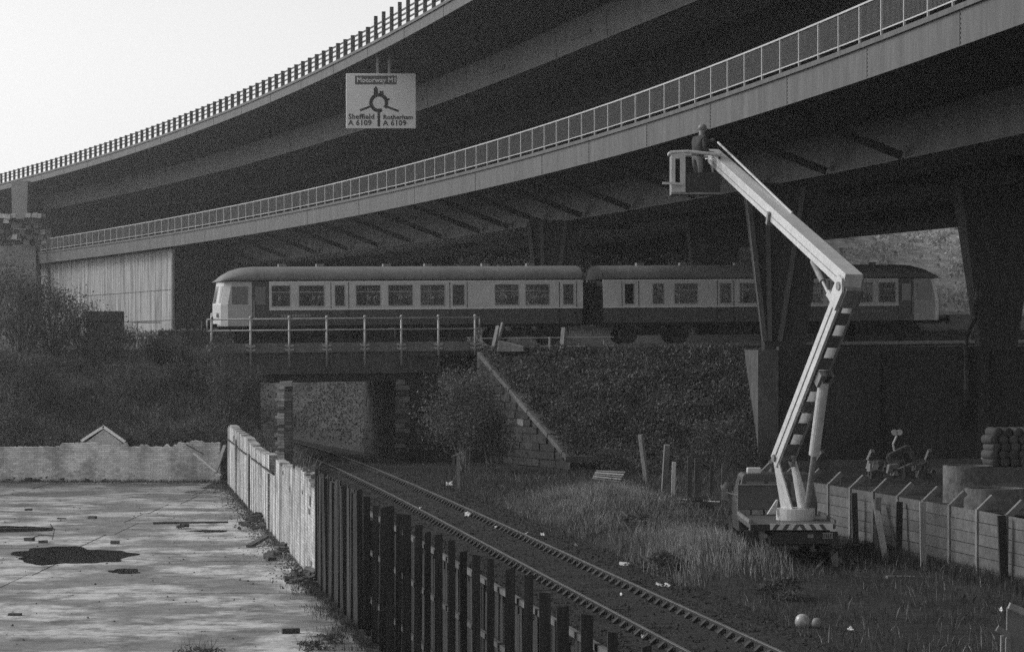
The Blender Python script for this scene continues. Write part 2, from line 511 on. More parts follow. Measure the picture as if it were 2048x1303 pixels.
# ------------------------------------------------------------------ road viaduct
LOW = np.array([(79, 507), (205, 492), (301, 474), (495, 439), (680, 410), (858, 374), (1080, 309), (1171, 282), (1287, 247), (1406, 206), (1565, 153), (1738, 94), (1990, 0)], float)
UPP = np.array([(58, 355), (147, 330), (284, 289), (434, 232), (560, 179), (673, 126), (750, 90.5), (834, 43), (899, 3)], float)
HL, HU = 9.2, 17.2
def fit(pts, H):
    Y = FPX * H / (HY - pts[:, 1]); X = (pts[:, 0] - CX) * Y / FPX
    return np.polyfit(Y, X, 3 if H < 10 else 2), Y.min(), Y.max()
CL, l0, l1 = fit(LOW, HL)
CU, u0, u1 = fit(UPP, HU)
def edge_fn(C, y0, y1):
    def f(Y):
        Yc = min(max(Y, y0), y1)
        x = np.polyval(C, Yc); dx = np.polyval(np.polyder(C), Yc)
        return float(x + dx * (Y - Yc)), float(dx)
    return f
low_edge, upp_edge = edge_fn(CL, l0 + 3, l1), edge_fn(CU, u0, u1)
def VP(edge, Y, inset, h):
    """point of a deck: at depth Y along its left edge, inset to the right, h above the eye"""
    x, dx = edge(Y)
    n = math.hypot(1, dx)
    return Vector((x + inset / n, Y - dx * inset / n, CAMZ + h))

def deck_sweep(edge, sec, Ys, closed=True):
    mb = MB(); mb.sweep([[VP(edge, y, i, h) for i, h in sec] for y in Ys], closed); return mb

YS = list(np.arange(16, 345, 4.0))
def deck(name, label, edge, H, fas, Ys, ybox, boxes):
    root = thing(name, label, 'viaduct', VP(edge, 150, 19, H))
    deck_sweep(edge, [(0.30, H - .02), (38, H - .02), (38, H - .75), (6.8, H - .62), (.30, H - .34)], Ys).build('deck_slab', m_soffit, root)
    deck_sweep(edge, [(0, H), (.34, H), (.34, H - .35), (.10, H - fas), (0, H - fas)], Ys).build('fascia', m_steel, root)
    deck_sweep(edge, [(-.10, H + .16), (.5, H + .16), (.5, H + .004), (-.10, H + .004)], Ys).build('kerb', m_steel, root)
    for a, b in boxes:
        deck_sweep(edge, [(a, H - .60), (a + .12, H - 2.2), (b - .12, H - 2.2), (b, H - .60)], ybox).build('box_girder', m_steel, root)
        deck_sweep(edge, [(a - .02, H - 2.2), (b + .02, H - 2.2), (b + .02, H - 2.26), (a - .02, H - 2.26)], ybox).build('flange', m_steel, root)
    deck_sweep(edge, [(37.7, H + .01), (38.05, H + .01), (38.05, H - 1.0), (37.7, H - 1.0)], Ys).build('far_fascia', m_steel, root)
    return root
low = deck('lower_road_deck', 'lower deck of the steel road viaduct with bolted fascia, over the train', low_edge, HL, .98, YS, YS[:60], [(6.6, 10.2), (16.2, 19.6), (28.0, 31.2)])
upp = deck('upper_road_deck', 'upper deck of the road viaduct with posts along its edge against the sky', upp_edge, HU, .55, YS[1:], YS[1:], [(6.6, 10.2), (16.2, 19.6), (28.0, 31.2)])

# cross girders under the lower deck and struts from the girder foot to the cantilever
for Y in (103.4, 112.6, 121.5, 131.5, 142.5, 151.3, 159.3, 166, 172.4, 181, 188.5, 196.5, 204.5, 213, 222, 231):
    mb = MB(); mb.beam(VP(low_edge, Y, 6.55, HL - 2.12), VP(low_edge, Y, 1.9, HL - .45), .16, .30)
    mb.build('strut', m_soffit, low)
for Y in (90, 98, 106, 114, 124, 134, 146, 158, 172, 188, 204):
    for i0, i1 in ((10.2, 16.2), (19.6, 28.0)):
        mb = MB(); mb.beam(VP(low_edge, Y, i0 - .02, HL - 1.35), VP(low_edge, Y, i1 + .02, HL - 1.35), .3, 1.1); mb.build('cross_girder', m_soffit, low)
# bolted joints of the fascia
for Y in (77, 86.4, 95.9, 106.4, 116.3, 126.3, 135.2, 149, 163, 177, 191, 206, 222, 238):
    mb = MB()
    x, dx = low_edge(Y)
    nv = Vector((-1, dx, 0)).normalized()
    for k in range(7):
        h = HL - .10 - k * .13
        p = VP(low_edge, Y, 0, h)
        mb.tube(p - nv * .01, p + nv * .025, .036, n=6)
    b = mb.build('bolts', m_black, low); b['kind'] = 'stuff'
    mb = MB(); mb.beam(VP(low_edge, Y + .05, -.006, HL - .01), VP(low_edge, Y + .05, -.006, HL - .97), .012, .012); mb.build('joint', m_black, low)
for Y in np.arange(132, 285, 10.0):
    mb = MB(); mb.beam(VP(upp_edge, Y, -.006, HU - .01), VP(upp_edge, Y, -.006, HU - .54), .03, .012); mb.build('joint', m_black, upp)
    mb = MB(); mb.beam(VP(upp_edge, Y + 3, 6.60, HU - .8), VP(upp_edge, Y + 3, 6.68, HU - 2.15), .02, .012); mb.build('web_joint', m_soffit, upp)
for Y in (124, 140, 158, 178, 200):
    mb = MB(); mb.box(-2.0, 2.0, -.05, .05, -.12, .12)
    p = VP(upp_edge, Y, 6.66, HU - 1.5); x, dx = upp_edge(Y)
    o = mb.build('vent_grille', m_black, upp, local=True); o.location = p - upp.location; o.rotation_euler = (0, 0, math.atan2(1, dx) + math.pi)

# parapet of the upper deck: posts and three rails
post = MB(); post.box(-.12, .12, -.08, .08, 0, 1.12)
post_me = post.mesh('parapet_post'); tall = MB(); tall.box(-.10, .10, -.07, .07, 0, 1.5); tall_me = tall.mesh('parapet_post')
for me in (post_me, tall_me): me.materials.append(m_steel)
def along(edge, ya, yb, step):
    Y = ya
    while Y < yb:
        yield Y
        Y += step / math.hypot(1, edge(Y)[1])
for Y in along(upp_edge, 136.5, 330, 2.25):
    p = VP(upp_edge, Y, .18, HU + .16); dx = upp_edge(Y)[1]
    o = link('parapet_post', tall_me if Y < 162 else post_me, None, upp, p - upp.location)
    o.rotation_euler = (0, 0, math.atan2(1, dx) - math.pi / 2)
for h in (.42, .72, 1.0):
    deck_sweep(upp_edge, [(.26, HU + .16 + h), (.32, HU + .16 + h), (.32, HU + .25 + h), (.26, HU + .25 + h)], np.arange(128, 336, 4)).build('parapet_rail', m_steel, upp)
deck_sweep(upp_edge, [(3.2, HU), (3.35, HU), (3.35, HU + .62), (3.2, HU + .62)], np.arange(128, 336, 6)).build('crash_barrier', m_steel, upp)
# parapet of the lower deck: handrail, posts, bottom rail, fine bars
PH = 1.22
lp = MB(); lp.box(-.035, .035, -.035, .035, 0, PH); lp_me = lp.mesh('railing_post'); lp_me.materials.append(m_rail_light)
for Y in along(low_edge, 66, 288, 2.42):
    p = VP(low_edge, Y, .10, HL + .16); dx = low_edge(Y)[1]
    o = link('railing_post', lp_me, None, low, p - low.location); o.rotation_euler = (0, 0, math.atan2(1, dx) - math.pi / 2)
YR = np.arange(62, 290, 3)
deck_sweep(low_edge, [(.05, HL + .16 + PH), (.15, HL + .16 + PH), (.15, HL + .22 + PH), (.05, HL + .22 + PH)], YR).build('handrail', m_rail_light, low)
deck_sweep(low_edge, [(.08, HL + .36), (.12, HL + .36), (.12, HL + .40), (.08, HL + .40)], YR).build('bottom_rail', m_rail_light, low)
V, F = [], []
k = 0
m_bar = mat('railing_bars', .22, rough=.6, var=.1, scale=2)
for Y in along(low_edge, 66, 288, .13):
    a = VP(low_edge, Y, .10, HL + .38); r = .011
    for z in (0, PH - .2):
        for dx_, dy_ in ((-r, -r), (r, -r), (r, r), (-r, r)): V.append((a.x + dx_, a.y + dy_, a.z + z))
    F += [(k, k + 1, k + 5, k + 4), (k + 1, k + 2, k + 6, k + 5), (k + 2, k + 3, k + 7, k + 6), (k + 3, k, k + 4, k + 7)]
    k += 8
me = np_mesh('railing_bars', np.array(V) - np.array(low.location), np.array(F)); me.materials.append(m_bar)
o = link('railing_bars', me, None, low); o['kind'] = 'stuff'

# piers of the lower deck: flared steel columns with ribs
m_pier = mat('pier_paint', .04, rough=.6, var=.2, scale=.6, fine=(4, .15))
def pier(px, Y, top_l, top_r, bot_l, bot_r, label, ribs=True, ztop=None, zbase=None, dep=1.3, mt=None):
    s = FPX / Y
    cx = (px - CX) / s
    zt = CAMZ + HL - 2.2 if ztop is None else ztop
    zb = rail_z(20) - .8 if zbase is None else zbase
    root = thing('viaduct_pier', label, 'pier', (cx, Y, zb))
    mb = MB()
    zm = zb + (zt - zb) * .12
    def ring(l, r, z, d): return [(cx + l, Y - d, z), (cx + r, Y - d, z), (cx + r, Y + d, z), (cx + l, Y + d, z)]
    mb.sweep([ring(bot_l, bot_r, zb, dep * .6), ring(bot_l, bot_r, zm, dep * .6), ring(top_l, top_r, zt, dep)])
    mb.build('column', mt or m_pier, root)
    mb = MB(); mb.box(cx + bot_l - .25, cx + bot_r + .25, Y - dep * .6 - .25, Y + dep * .6 + .25, zb - .3, zb + .22); mb.build('base_plate', m_concrete_dark, root)
    if ribs:
        for fa, fb in ((.0, .0), (.25, .12), (.72, .36)):
            a = (cx + bot_l + (bot_r - bot_l) * fb, Y - dep * .6 - .02, zm); b = (cx + top_l + (top_r - top_l) * fa, Y - dep - .02, zt - .1)
            mb = MB(); mb.beam(a, b, .20, .34, up=(0, 1, 0)); mb.build('rib', mat('lit_rib_paint', .11, rough=.55, var=.15, scale=1), root)  # ribs paler than the column: light catching them put into the paint
    return root
pier(1556, 122.0, -1.45, 1.95, -.65, 1.15, 'flared steel pier with ribs in front of the train, behind the lift boom')
pier(1992, 124.0, -1.75, 1.75, -.82, .84, 'broad dark flared pier with a drainpipe beside the end of the train', ribs=False)
pier(1427, 158.0, -1.5, 1.5, -.8, .8, 'dark flared pier beyond the train, before the sunlit hillside', ribs=False)
pier(1108, 158.0, -1.45, 1.45, -.75, .75, 'ribbed flared pier beyond the train, left of the hillside gap', ribs=True)
pier(42, 284.0, -.85, .85, -.55, .45, 'pale concrete pier under the upper deck above the scrap heap', ribs=False, ztop=CAMZ + HU - .6, zbase=9.0, dep=.9, mt=mat('pier_concrete', .36, var=.2, scale=.5))
pier(1250, 205.0, -1.5, 1.5, -.8, .8, 'far dark pier seen over the roof of the train', ribs=False)

# drainpipe running down the right pier and the wall
mb = MB(); mb.path([P(1958, 560, 122), P(1952, 622, 122), P(1951, 640, 121.6), P(1936, 670, 118.4), P(1932, 690, 117.85), P(1932, 860, 117.85)], .12, 8)
single('drainpipe', mb, m_black, 'dark cranked drainpipe from the right pier down the retaining wall', 'pipe', smooth=True)

# abutment at the far left end of the lower deck, clad in pale panels
m_clad = mat('streaked_concrete', .25, var=.7, scale=1.8, stretch=(1, 1, .10), bump=.1, fine=(3, .1))
ab = thing('viaduct_abutment', 'pale streaked concrete panel abutment under the left end of the lower deck', 'abutment', VP(low_edge, 240, 8, -4))
mb = deck_sweep(low_edge, [(1.35, HL - 1.0), (30, HL - 1.0), (30, -4), (1.35, -4)], np.arange(237.6, 300, 8)); mb.build('core_wall', m_concrete_dark, ab)  # shadow on the end wall is painted in by the dark concrete
ya = list(np.arange(237.4, 292, 6.1))
for k in range(len(ya) - 1):
    for z0, z1 in ((-4, -.5), (-.45, 2.1), (2.15, 4.7), (4.75, HL - 1.0)):
        a, b = VP(low_edge, ya[k] + .04, 1.2, z0), VP(low_edge, ya[k + 1] - .04, 1.2, z0)
        n_ = Vector((1, -low_edge(ya[k])[1], 0)).normalized() * .16
        mb = MB(); mb.prism([a, b, (b.x, b.y, CAMZ + z1), (a.x, a.y, CAMZ + z1)], n_); mb.build('panel', m_clad, ab)
mb = MB(); p = P(345, 668, 236); mb.tube((p.x, p.y, p.z - 1.5), (p.x, p.y, CAMZ + HL - 1.2), .14); single('abutment_pipe', mb, mat('pale_pipe', .3, var=.5, scale=.6), 'thin pale vertical pipe beside the panelled abutment', 'pipe')
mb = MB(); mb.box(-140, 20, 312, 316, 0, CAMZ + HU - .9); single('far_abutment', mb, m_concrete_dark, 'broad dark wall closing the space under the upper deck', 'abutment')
# approach ramp wall left of the abutment
mb = MB(); q = VP(low_edge, 284, 0, 0)
mb.box(-110, P(73, 500, 283).x, 282.5, 284, 2, P(0, 492, 283).z); single('approach_wall', mb, m_concrete, 'plain grey retaining wall at the far left under the scrap heap', 'wall')
mb = MB(); a = P(190, 640, 190); mb.box(a.x - .6, a.x + 1.7, 190, 192, a.z - 5, P(0, 622, 190).z); single('stone_parapet', mb, m_concrete_dark, 'short dark stepped wall end in the bushes before the panelled abutment', 'wall')

# ------------------------------------------------------------------ road sign hung from the upper deck
SY = 162.0
s1 = FPX / SY
sg = thing('road_sign', 'large white roundabout direction sign hanging over the lower road', 'road sign', P(762, 257, SY))
SW, SH = 140 / s1, 110 / s1
L0 = sg.location
mb = MB(); mb.box(-SW / 2, SW / 2, 0, .08, 0, SH); mb.build('panel', mat('sign_face', .88, rough=.35, var=.05, scale=1, spec=.5), sg, local=True, bevel=.03)
m_ink = mat('sign_ink', .03, rough=.5, var=.1, scale=2)
m_sblue = mat('sign_motorway_patch', .13, rough=.5, var=.1, scale=2)
def sp(px, py): return ((px - 762) / s1, (257 - py) / s1)       # place on the panel
def flat(name, outline, mt, y=-.012, par=sg):
    mb = MB(); mb.prism([(x, y, z) for x, z in outline], (0, .010, 0)); return mb.build(name, mt, par, local=True)
x0, z0 = sp(710, 169); x1, z1 = sp(793, 151.5)
flat('motorway_patch', [(x0, z0), (x1, z0), (x1, z1), (x0, z1)], m_sblue)
def text(body, px, py, size, mt, name='lettering', y=-.024):
    cu = bpy.data.curves.new('t', 'FONT'); cu.body = body; cu.size = size; cu.extrude = .004; cu.offset = .008; cu.resolution_u = 2
    cu.space_character = 1.05
    t = bpy.data.objects.new('t', cu); COL.objects.link(t)
    bpy.context.view_layer.update()
    me = bpy.data.meshes.new_from_object(t.evaluated_get(bpy.context.evaluated_depsgraph_get()))
    bpy.data.objects.remove(t); bpy.data.curves.remove(cu)
    me.materials.clear(); me.materials.append(mt); me.name = name
    o = link(name, me, None, sg)
    x, z = sp(px, py)
    o.location = (x, y, z); o.rotation_euler = (R(90), 0, 0)
    return o
wtext = mat('sign_white', .92, rough=.4, var=.03, scale=2)
text('Motorway M1', 713.5, 164.5, .385, wtext, y=-.026)
text('Sheffield', 696.5, 238, .425, m_ink)
text('A 6109', 696.5, 250.5, .44, m_ink)
text('Rotherham', 766, 238.5, .365, m_ink)
text('A 6109', 766, 251, .44, m_ink)
# roundabout diagram
cx, cz = sp(757.5, 205.5)
ro, ri = 19.0 / s1, 12.2 / s1
ring = MB(); n = 40; gap0, gap1 = R(-66), R(-40)          # gap at lower right
angs = [gap1 + (2 * math.pi + gap0 - gap1) * i / n for i in range(n + 1)]
ring.sweep([[(cx + r * math.cos(a), y, cz + r * math.sin(a)) for r, y in ((ri, -.016), (ro, -.016), (ro, -.006), (ri, -.006))] for a in angs])
ring.build('roundabout_ring', m_ink, sg, local=True)
def bar(name, a, b, w):
    ax, az_ = sp(*a); bx, bz = sp(*b); d = Vector((bx - ax, 0, bz - az_)).normalized(); nn = Vector((-d.z, 0, d.x)) * w / s1 / 2
    flat(name, [(ax - nn.x, az_ - nn.z), (bx - nn.x, bz - nn.z), (bx + nn.x, bz + nn.z), (ax + nn.x, az_ + nn.z)], m_ink, y=-.0145)
bar('route_arm', (743, 212), (720, 221), 4.2)
bar('route_arm', (772, 213), (797, 222.5), 4.2)
bar('route_arm', (757.5, 222), (757.5, 253), 5.0)
x, z = sp(751.5, 190)
flat('motorway_arrow', [sp(747.5, 192), sp(755.8, 192), sp(755.8, 178), sp(751.6, 172), sp(747.5, 178)], m_ink, y=-.0145)
flat('route_stub', [sp(759, 190), sp(767, 190), sp(767, 182), sp(759, 182)], m_ink, y=-.0145)
flat('route_stub', [sp(772, 199), sp(778, 196.5), sp(779.5, 199.5), sp(773, 203)], m_ink, y=-.0145)
for px, pt in ((754.5, 90), (778, 95)):
    x, _ = sp(px, 0); mb = MB(); mb.beam((x, .10, SH * .1), (x, .10, (257 - pt) / s1 + .6), .14, .12); mb.build('hanger', m_rail_light, sg, local=True)
mb = MB(); mb.beam((-SW * .46, .16, SH * .8), (SW * .46, .16, SH * .8), .08, .10); mb.build('back_rail', m_steel, sg, local=True)
mb = MB(); mb.beam((-SW * .46, .16, SH * .2), (SW * .46, .16, SH * .2), .08, .10); mb.build('back_rail', m_steel, sg, local=True)

# ------------------------------------------------------------------ railway bridge over the lower track
BW = -3.35                                   # front face of the girder
def BT(px):                                   # t of a picture column on the bridge face
    k = (px - CX) / FPX
    # point T0 + t*(TC,TS) + BW*(-TS,TC): x = k*y
    ax, ay = T0.x - TS * BW, T0.y + TC * BW
    return (k * ay - ax) / (TC - k * TS)
br = thing('railway_bridge', 'riveted girder railway bridge with pipe handrails under the train', 'bridge', TW(5, BW, 3.5))
tA, tB = BT(432), BT(958)
def bbox(t0, t1, w0, w1, z0, z1, name, mt, par, bevel=0):
    mb = MB()
    def r(t): return RGR * t
    b = [TW(t0, w0, z0 + r(t0)), TW(t1, w0, z0 + r(t1)), TW(t1, w1, z0 + r(t1)), TW(t0, w1, z0 + r(t0))]
    t = [TW(t0, w0, z1 + r(t0)), TW(t1, w0, z1 + r(t1)), TW(t1, w1, z1 + r(t1)), TW(t0, w1, z1 + r(t0))]
    mb.hexa(b, t); return mb.build(name, mt, par, bevel=bevel)
m_girder = mat('girder_paint', .085, rough=.7, var=.3, scale=.8, bump=.15, stretch=(1, 1, .5), fine=(6, .2))
m_flange = mat('girder_flange', .17, rough=.7, var=.35, scale=1.0, bump=.15, fine=(6, .2))
bbox(tA, BT(880), BW, BW + .12, 3.98, 4.86, 'girder_web', m_girder, br)
bbox(tA - .15, tB, BW - .14, BW + .5, 4.87, 5.30, 'top_beam', m_flange, br)
bbox(tA + .1, BT(885), BW + .16, BW + .45, 3.52, 3.97, 'lower_beam', m_black, br)
bbox(tA + .2, BT(882), BW - .10, BW + .35, 3.90, 3.975, 'bottom_flange', m_girder, br)
bbox(tA, tB, BW + .52, 5.2, 4.3, 4.75, 'deck_plate', m_black, br)
bbox(tA - 1.5, tB + 1.5, 5.2, 5.4, 3.9, 5.95, 'far_girder', m_girder, br)
posts = [422, 500, 577, 652, 728, 801, 875, 948]
zr_ = lambda py: CAMZ - (py - HY) * 126.6 / FPX
zt, zm, zb = 6.42, 5.90, 4.22
for i, px in enumerate(posts):
    t = BT(px); r = RGR * t
    mb = MB(); mb.tube(TW(t, BW - .2, (zb if 0 < i < 7 else zb + .45) + r), TW(t, BW - .2, zt + .05 + r), .052, n=8)
    mb.lathe([(.0, 0), (.065, .0), (.075, .05), (.05, .10), (0, .12)], TW(t, BW - .2, zt + .0 + r), n=8)
    po = mb.build('rail_post', m_rail_light, br, smooth=True)
    mb = MB()
    for dz in (4.98, 5.16):
        for sg_ in (-1, 1):
            mb.beam(TW(t + sg_ * .03, BW - .19, dz + r), TW(t + sg_ * .19, BW - .16, dz + .03 + r), .07, .09)
            mb.tube(TW(t + sg_ * .17, BW - .22, dz + .03 + r), TW(t + sg_ * .17, BW - .12, dz + .03 + r), .05, n=6)
    mb.build('bracket', m_rail_light, br)
tl, tr_ = BT(413), BT(957)
for z in (zt - .03, zm - .02):
    mb = MB(); mb.tube(TW(tl, BW - .2, z + RGR * tl), TW(tr_, BW - .2, z + RGR * tr_), .034, n=8); mb.build('handrail', m_rail_light, br, smooth=True)
for t in (tl, tr_):
    mb = MB(); mb.tube(TW(t, BW - .2, zm - .02 + RGR * t), TW(t, BW - .2, zt - .03 + RGR * t), .03, n=8); mb.build('rail_end', m_rail_light, br, smooth=True)
# short handrail of the far side
fr = thing('far_handrail', 'short pale pipe handrail behind the left end of the bridge', 'railing', TW(BT(380), 5.4, 4.8))
ta, tb = BT(373) - 1.4, BT(424) - 1.2
for z in (6.32, 5.72):
    mb = MB(); mb.tube(TW(ta, 5.3, z), TW(tb, 5.3, z), .034, n=6); mb.build('handrail', m_rail_light, fr)
for t in (ta, ta + .25):
    mb = MB(); mb.tube(TW(t, 5.3, 5.7 if t == ta else 4.6), TW(t, 5.3, 6.34), .045 if t > ta else .03, n=6); mb.build('rail_post', m_rail_light, fr)
# low rail beyond the bridge to the right
lr = thing('trackside_rail', 'low pipe rail on a single post right of the bridge, before the train', 'railing', TW(14, -4.6, 4.8))
t0_, t1_ = BT(955), BT(1216)
for z in (5.42, 5.02):
    mb = MB(); mb.tube(TW(t0_, -3.9, z + RGR * t0_), TW(t1_, -4.3, z + RGR * t1_), .028, n=6); mb.build('handrail', m_rail_light, lr)
for px in (1090, 1198):
    t = BT(px); mb = MB(); mb.tube(TW(t, -4.15, 4.7), TW(t, -4.15, 5.62 if px < 1100 else 5.45), .05 if px < 1100 else .03, n=6); mb.build('rail_post', m_rail_light, lr)
# leaning posts, broken concrete, stump
for (a, b, r_, lab) in (((985, 702, 126.8), (996, 652, 127.4), .075, 'pale post leaning right beside the bridge end'), ((991, 700, 127), (1006, 645, 127.3), .065, 'thinner post crossed with the leaning one at the bridge end'), ((1124, 700, 127.6), (1128, 655, 127.8), .09, 'lone grey stump post by the low pipe rail')):
    mb = MB(); mb.beam(P(*a), P(*b), r_ * 2, r_ * 2); single('lineside_post', mb, m_wood, lab, 'post')
mb = MB(); mb.prism([P(997, 681, 126.0), P(1046, 692, 126.0), P(1048, 703, 126.0), P(994, 703, 126.0)], (.1, .6, 0)); single('concrete_block', mb, m_concrete, 'broken pale wedge of concrete on the embankment by the bridge', 'block', bevel=.03)

# left and right abutments with coursed stone
def stone_courses(o, u, v_, width, height, depth, mt_fn, parent, course=.34, lens=(.45, .9), clip=None, rr=None, out=.05):
    """single stones laid on a face: o lower corner, u along, v_ up, stones stick out by a few cm"""
    rr = rr or random.Random(3)
    u = Vector(u).normalized(); v_ = Vector(v_).normalized(); nrm = u.cross(v_).normalized()
    z = 0.0; k = 0
    while z < height - .08:
        ch = min(course * rr.uniform(.82, 1.2), height - z); x = -rr.uniform(0, lens[0])
        while x < width:
            ln = rr.uniform(*lens); a, b = max(0, x) + .012, min(width, x + ln) - .012
            x += ln
            if b - a < .08: continue
            if clip and not clip((a + b) / 2, z + ch, b): continue
            d = out * rr.uniform(.3, 1.3)
            g0 = .014
            q = [o + u * a + v_ * (z + g0), o + u * b + v_ * (z + g0), o + u * b + v_ * (z + ch - g0), o + u * a + v_ * (z + ch - g0)]
            j = [nrm * d + u * rr.uniform(-.015, .015) + v_ * rr.uniform(-.012, .012) for _ in range(4)]
            mb = MB(); mb.add([p - nrm * .04 for p in q] + [p + jj for p, jj in zip(q, j)], [(3, 2, 1, 0), (4, 5, 6, 7), (0, 1, 5, 4), (1, 2, 6, 5), (2, 3, 7, 6), (3, 0, 4, 7)])
            mb.build('stone', mt_fn(k), parent); k += 1
        z += ch
rb = thing('bridge_abutment', 'dark stone abutment and sloping wing wall right of the bridge opening', 'abutment', TW(9, BW, 0))
t_r0, t_r1 = BT(808), BT(955)
mb = MB(); mb.hexa([TW(t_r0, -3.2, -.1), TW(t_r1, -3.2, -.1), TW(t_r1, 5.6, -.1), TW(t_r0, 5.6, -.1)], [TW(t_r0, -3.2, 4.28), TW(t_r1, -3.2, 4.28), TW(t_r1, 5.6, 4.28), TW(t_r0, 5.6, 4.28)])
mb.build('core_wall', m_stone, rb)
mb = MB(); mb.hexa([TW(BT(884), -3.25, 3.0), TW(t_r1, -3.25, 3.0), TW(t_r1, 0, 3.0), TW(BT(884), 0, 3.0)], [TW(BT(884), -3.25, 4.9), TW(t_r1, -3.25, 4.9), TW(t_r1, 0, 4.9), TW(BT(884), 0, 4.9)]); mb.build('bearing_block', m_stone, rb)
rr = random.Random(5)
stone_courses(TW(BT(811), -3.21, 0), Vector((TC, TS, 0)), (0, 0, 1), BT(884) - BT(811), 3.4, .3, lambda k: m_stone, rb, course=.36, rr=rr)
oi_ = TW(t_r0 - .01, 5.6, 0); stone_courses(oi_, Vector((TS, -TC, 0)), (0, 0, 1), 8.8, 3.5, .3, lambda k: m_stone, rb, rr=random.Random(28), course=.36, lens=(.6, 1.2))
# quoins at the corner, paler
z = 0.0; k = 0
while z < 3.5:
    h = rr.uniform(.20, .30); wq = .62 if k % 2 else .40
    mb = MB(); a = BT(808) - .33; mb.hexa([TW(a, -3.30 - rr.uniform(0, .06), z), TW(a + wq, -3.30, z), TW(a + wq, -2.9, z), TW(a, -2.9, z)], [TW(a, -3.30, z + h - .02), TW(a + wq, -3.30, z + h - .02), TW(a + wq, -2.9, z + h - .02), TW(a, -2.9, z + h - .02)])
    mb.build('quoin', m_stone_pale if rr.random() < .6 else m_stone, rb, bevel=.02); z += h; k += 1
# wing wall: face looks to the left front
WT, WB = Vector((WING_TOP.x, WING_TOP.y, 0)), Vector((WING_BOT.x, WING_BOT.y, 0))
wu = (WB - WT); wl = wu.length
wn = Vector((wu.y, -wu.x, 0)).normalized()
if wn.y > 0: wn = -wn
wt = Vector((-wn.x, -wn.y, 0)) * .5
mb = MB(); mb.prism([WT - Vector((0, 0, .1)), WB - Vector((0, 0, .1)), WB + Vector((0, 0, .3)), WT + Vector((0, 0, 4.75))], wt); mb.build('wing_wall', m_stone, rb)
def clip_w(xm, ztop, xe): return ztop < 4.78 + (.30 - 4.78) * (xe / wl) + .10
stone_courses(WT, wu, (0, 0, 1), wl, 4.75, .3, lambda k: m_stone_pale if random.Random(k * 7).random() < .06 else m_stone, rb, course=.34, lens=(.5, 1.1), clip=clip_w, rr=random.Random(9), out=.07)
# sloping coping in slabs
cA, cB = WT + Vector((0, 0, 4.86)) + wt * .3, WB + Vector((0, 0, .36)) + wt * .3
m_coping = mat('coping_stone', .13, var=.35, scale=1.2, bump=.35, fine=(7, .25), rnd=.2)
for a, b in ((.0, .17), (.175, .36), (.365, .56), (.565, .78), (.785, .93), (.935, 1.02)):
    mb = MB(); mb.beam(cA.lerp(cB, a), cA.lerp(cB, b), .60, .20, up=(0, 0, 1)); mb.build('coping', m_coping, rb, bevel=.03)
mb = MB(); p0 = P(1132, 918, 117.2); mb.beam(p0, p0 + Vector((1.25, -.1, .02)), .35, .26); single('fallen_beam', mb, m_wood_dark, 'dark squared timber lying at the foot of the wing wall', 'timber')
lbm = thing('left_abutment', 'dark stone abutment left of the bridge opening, half hidden by bushes', 'abutment', TW(0, BW, 0))
t_l0, t_l1 = BT(428), BT(508)
mb = MB(); mb.hexa([TW(t_l0, -3.2, -.1), TW(t_l1, -3.2, -.1), TW(t_l1, 5.6, -.1), TW(t_l0, 5.6, -.1)], [TW(t_l0, -3.2, 3.9), TW(t_l1, -3.2, 3.9), TW(t_l1, 5.6, 3.9), TW(t_l0, 5.6, 3.9)]); mb.build('core_wall', m_stone, lbm)
stone_courses(TW(t_l0, -3.21, 0), Vector((TC, TS, 0)), (0, 0, 1), t_l1 - t_l0, 3.9, .3, lambda k: m_stone, lbm, rr=random.Random(8))
o_ = TW(t_l1 + .01, -3.2, 0); stone_courses(o_, Vector((-TS, TC, 0)), (0, 0, 1), 8.8, 3.6, .3, lambda k: m_stone, lbm, rr=random.Random(18), course=.36, lens=(.6, 1.2))
mb = MB(); mb.hexa([TW(t_l0 - .1, -3.4, 3.9), TW(t_l0 + .5, -3.4, 3.9), TW(t_l0 + .5, -2.6, 3.9), TW(t_l0 - .1, -2.6, 3.9)], [TW(t_l0 - .1, -3.4, 4.6), TW(t_l0 + .5, -3.4, 4.6), TW(t_l0 + .5, -2.6, 4.6), TW(t_l0 - .1, -2.6, 4.6)]); mb.build('pilaster', m_stone_pale, lbm, bevel=.03)

# retaining wall under the piers at the right
rw = thing('retaining_wall', 'tall dark concrete retaining wall below the right piers', 'wall', (25, RW_Y, 0))
zt_w = rail_z(22) - .35
mb = MB(); mb.box(RW_X, 60, RW_Y, RW_Y + 1.0, -.1, zt_w); mb.build('wall_face', m_concrete_dark, rw)  # shade under the viaduct is part of this dark colour
mb = MB(); mb.box(RW_X - .06, RW_X + .8, RW_Y - .08, 125.6, -.1, zt_w + .06); mb.build('wall_return', mat('lit_wall_end_concrete', .09, var=.35, scale=1, bump=.25, fine=(6, .2)), rw)  # wall end paler than the face: side light put into its colour
mb = MB(); mb.box(RW_X + .82, 60, RW_Y - .12, RW_Y + 1.1, zt_w + .004, zt_w + .22); mb.build('coping', m_concrete_dark, rw)
for k in range(9):
    x = 15 + k * 4.6; mb = MB(); mb.box(x, x + .5, RW_Y - .18, RW_Y - .004, -.1, zt_w); mb.build('buttress', m_concrete_dark, rw)

# ------------------------------------------------------------------ tracks
def rail_section(h=.15): return [(-.065, 0), (.065, 0), (.065, .02), (.012, .035), (.012, h - .045), (.035, h - .04), (.035, h), (-.035, h), (-.035, h - .04), (-.012, h - .045), (-.012, .035), (-.065, .02)]
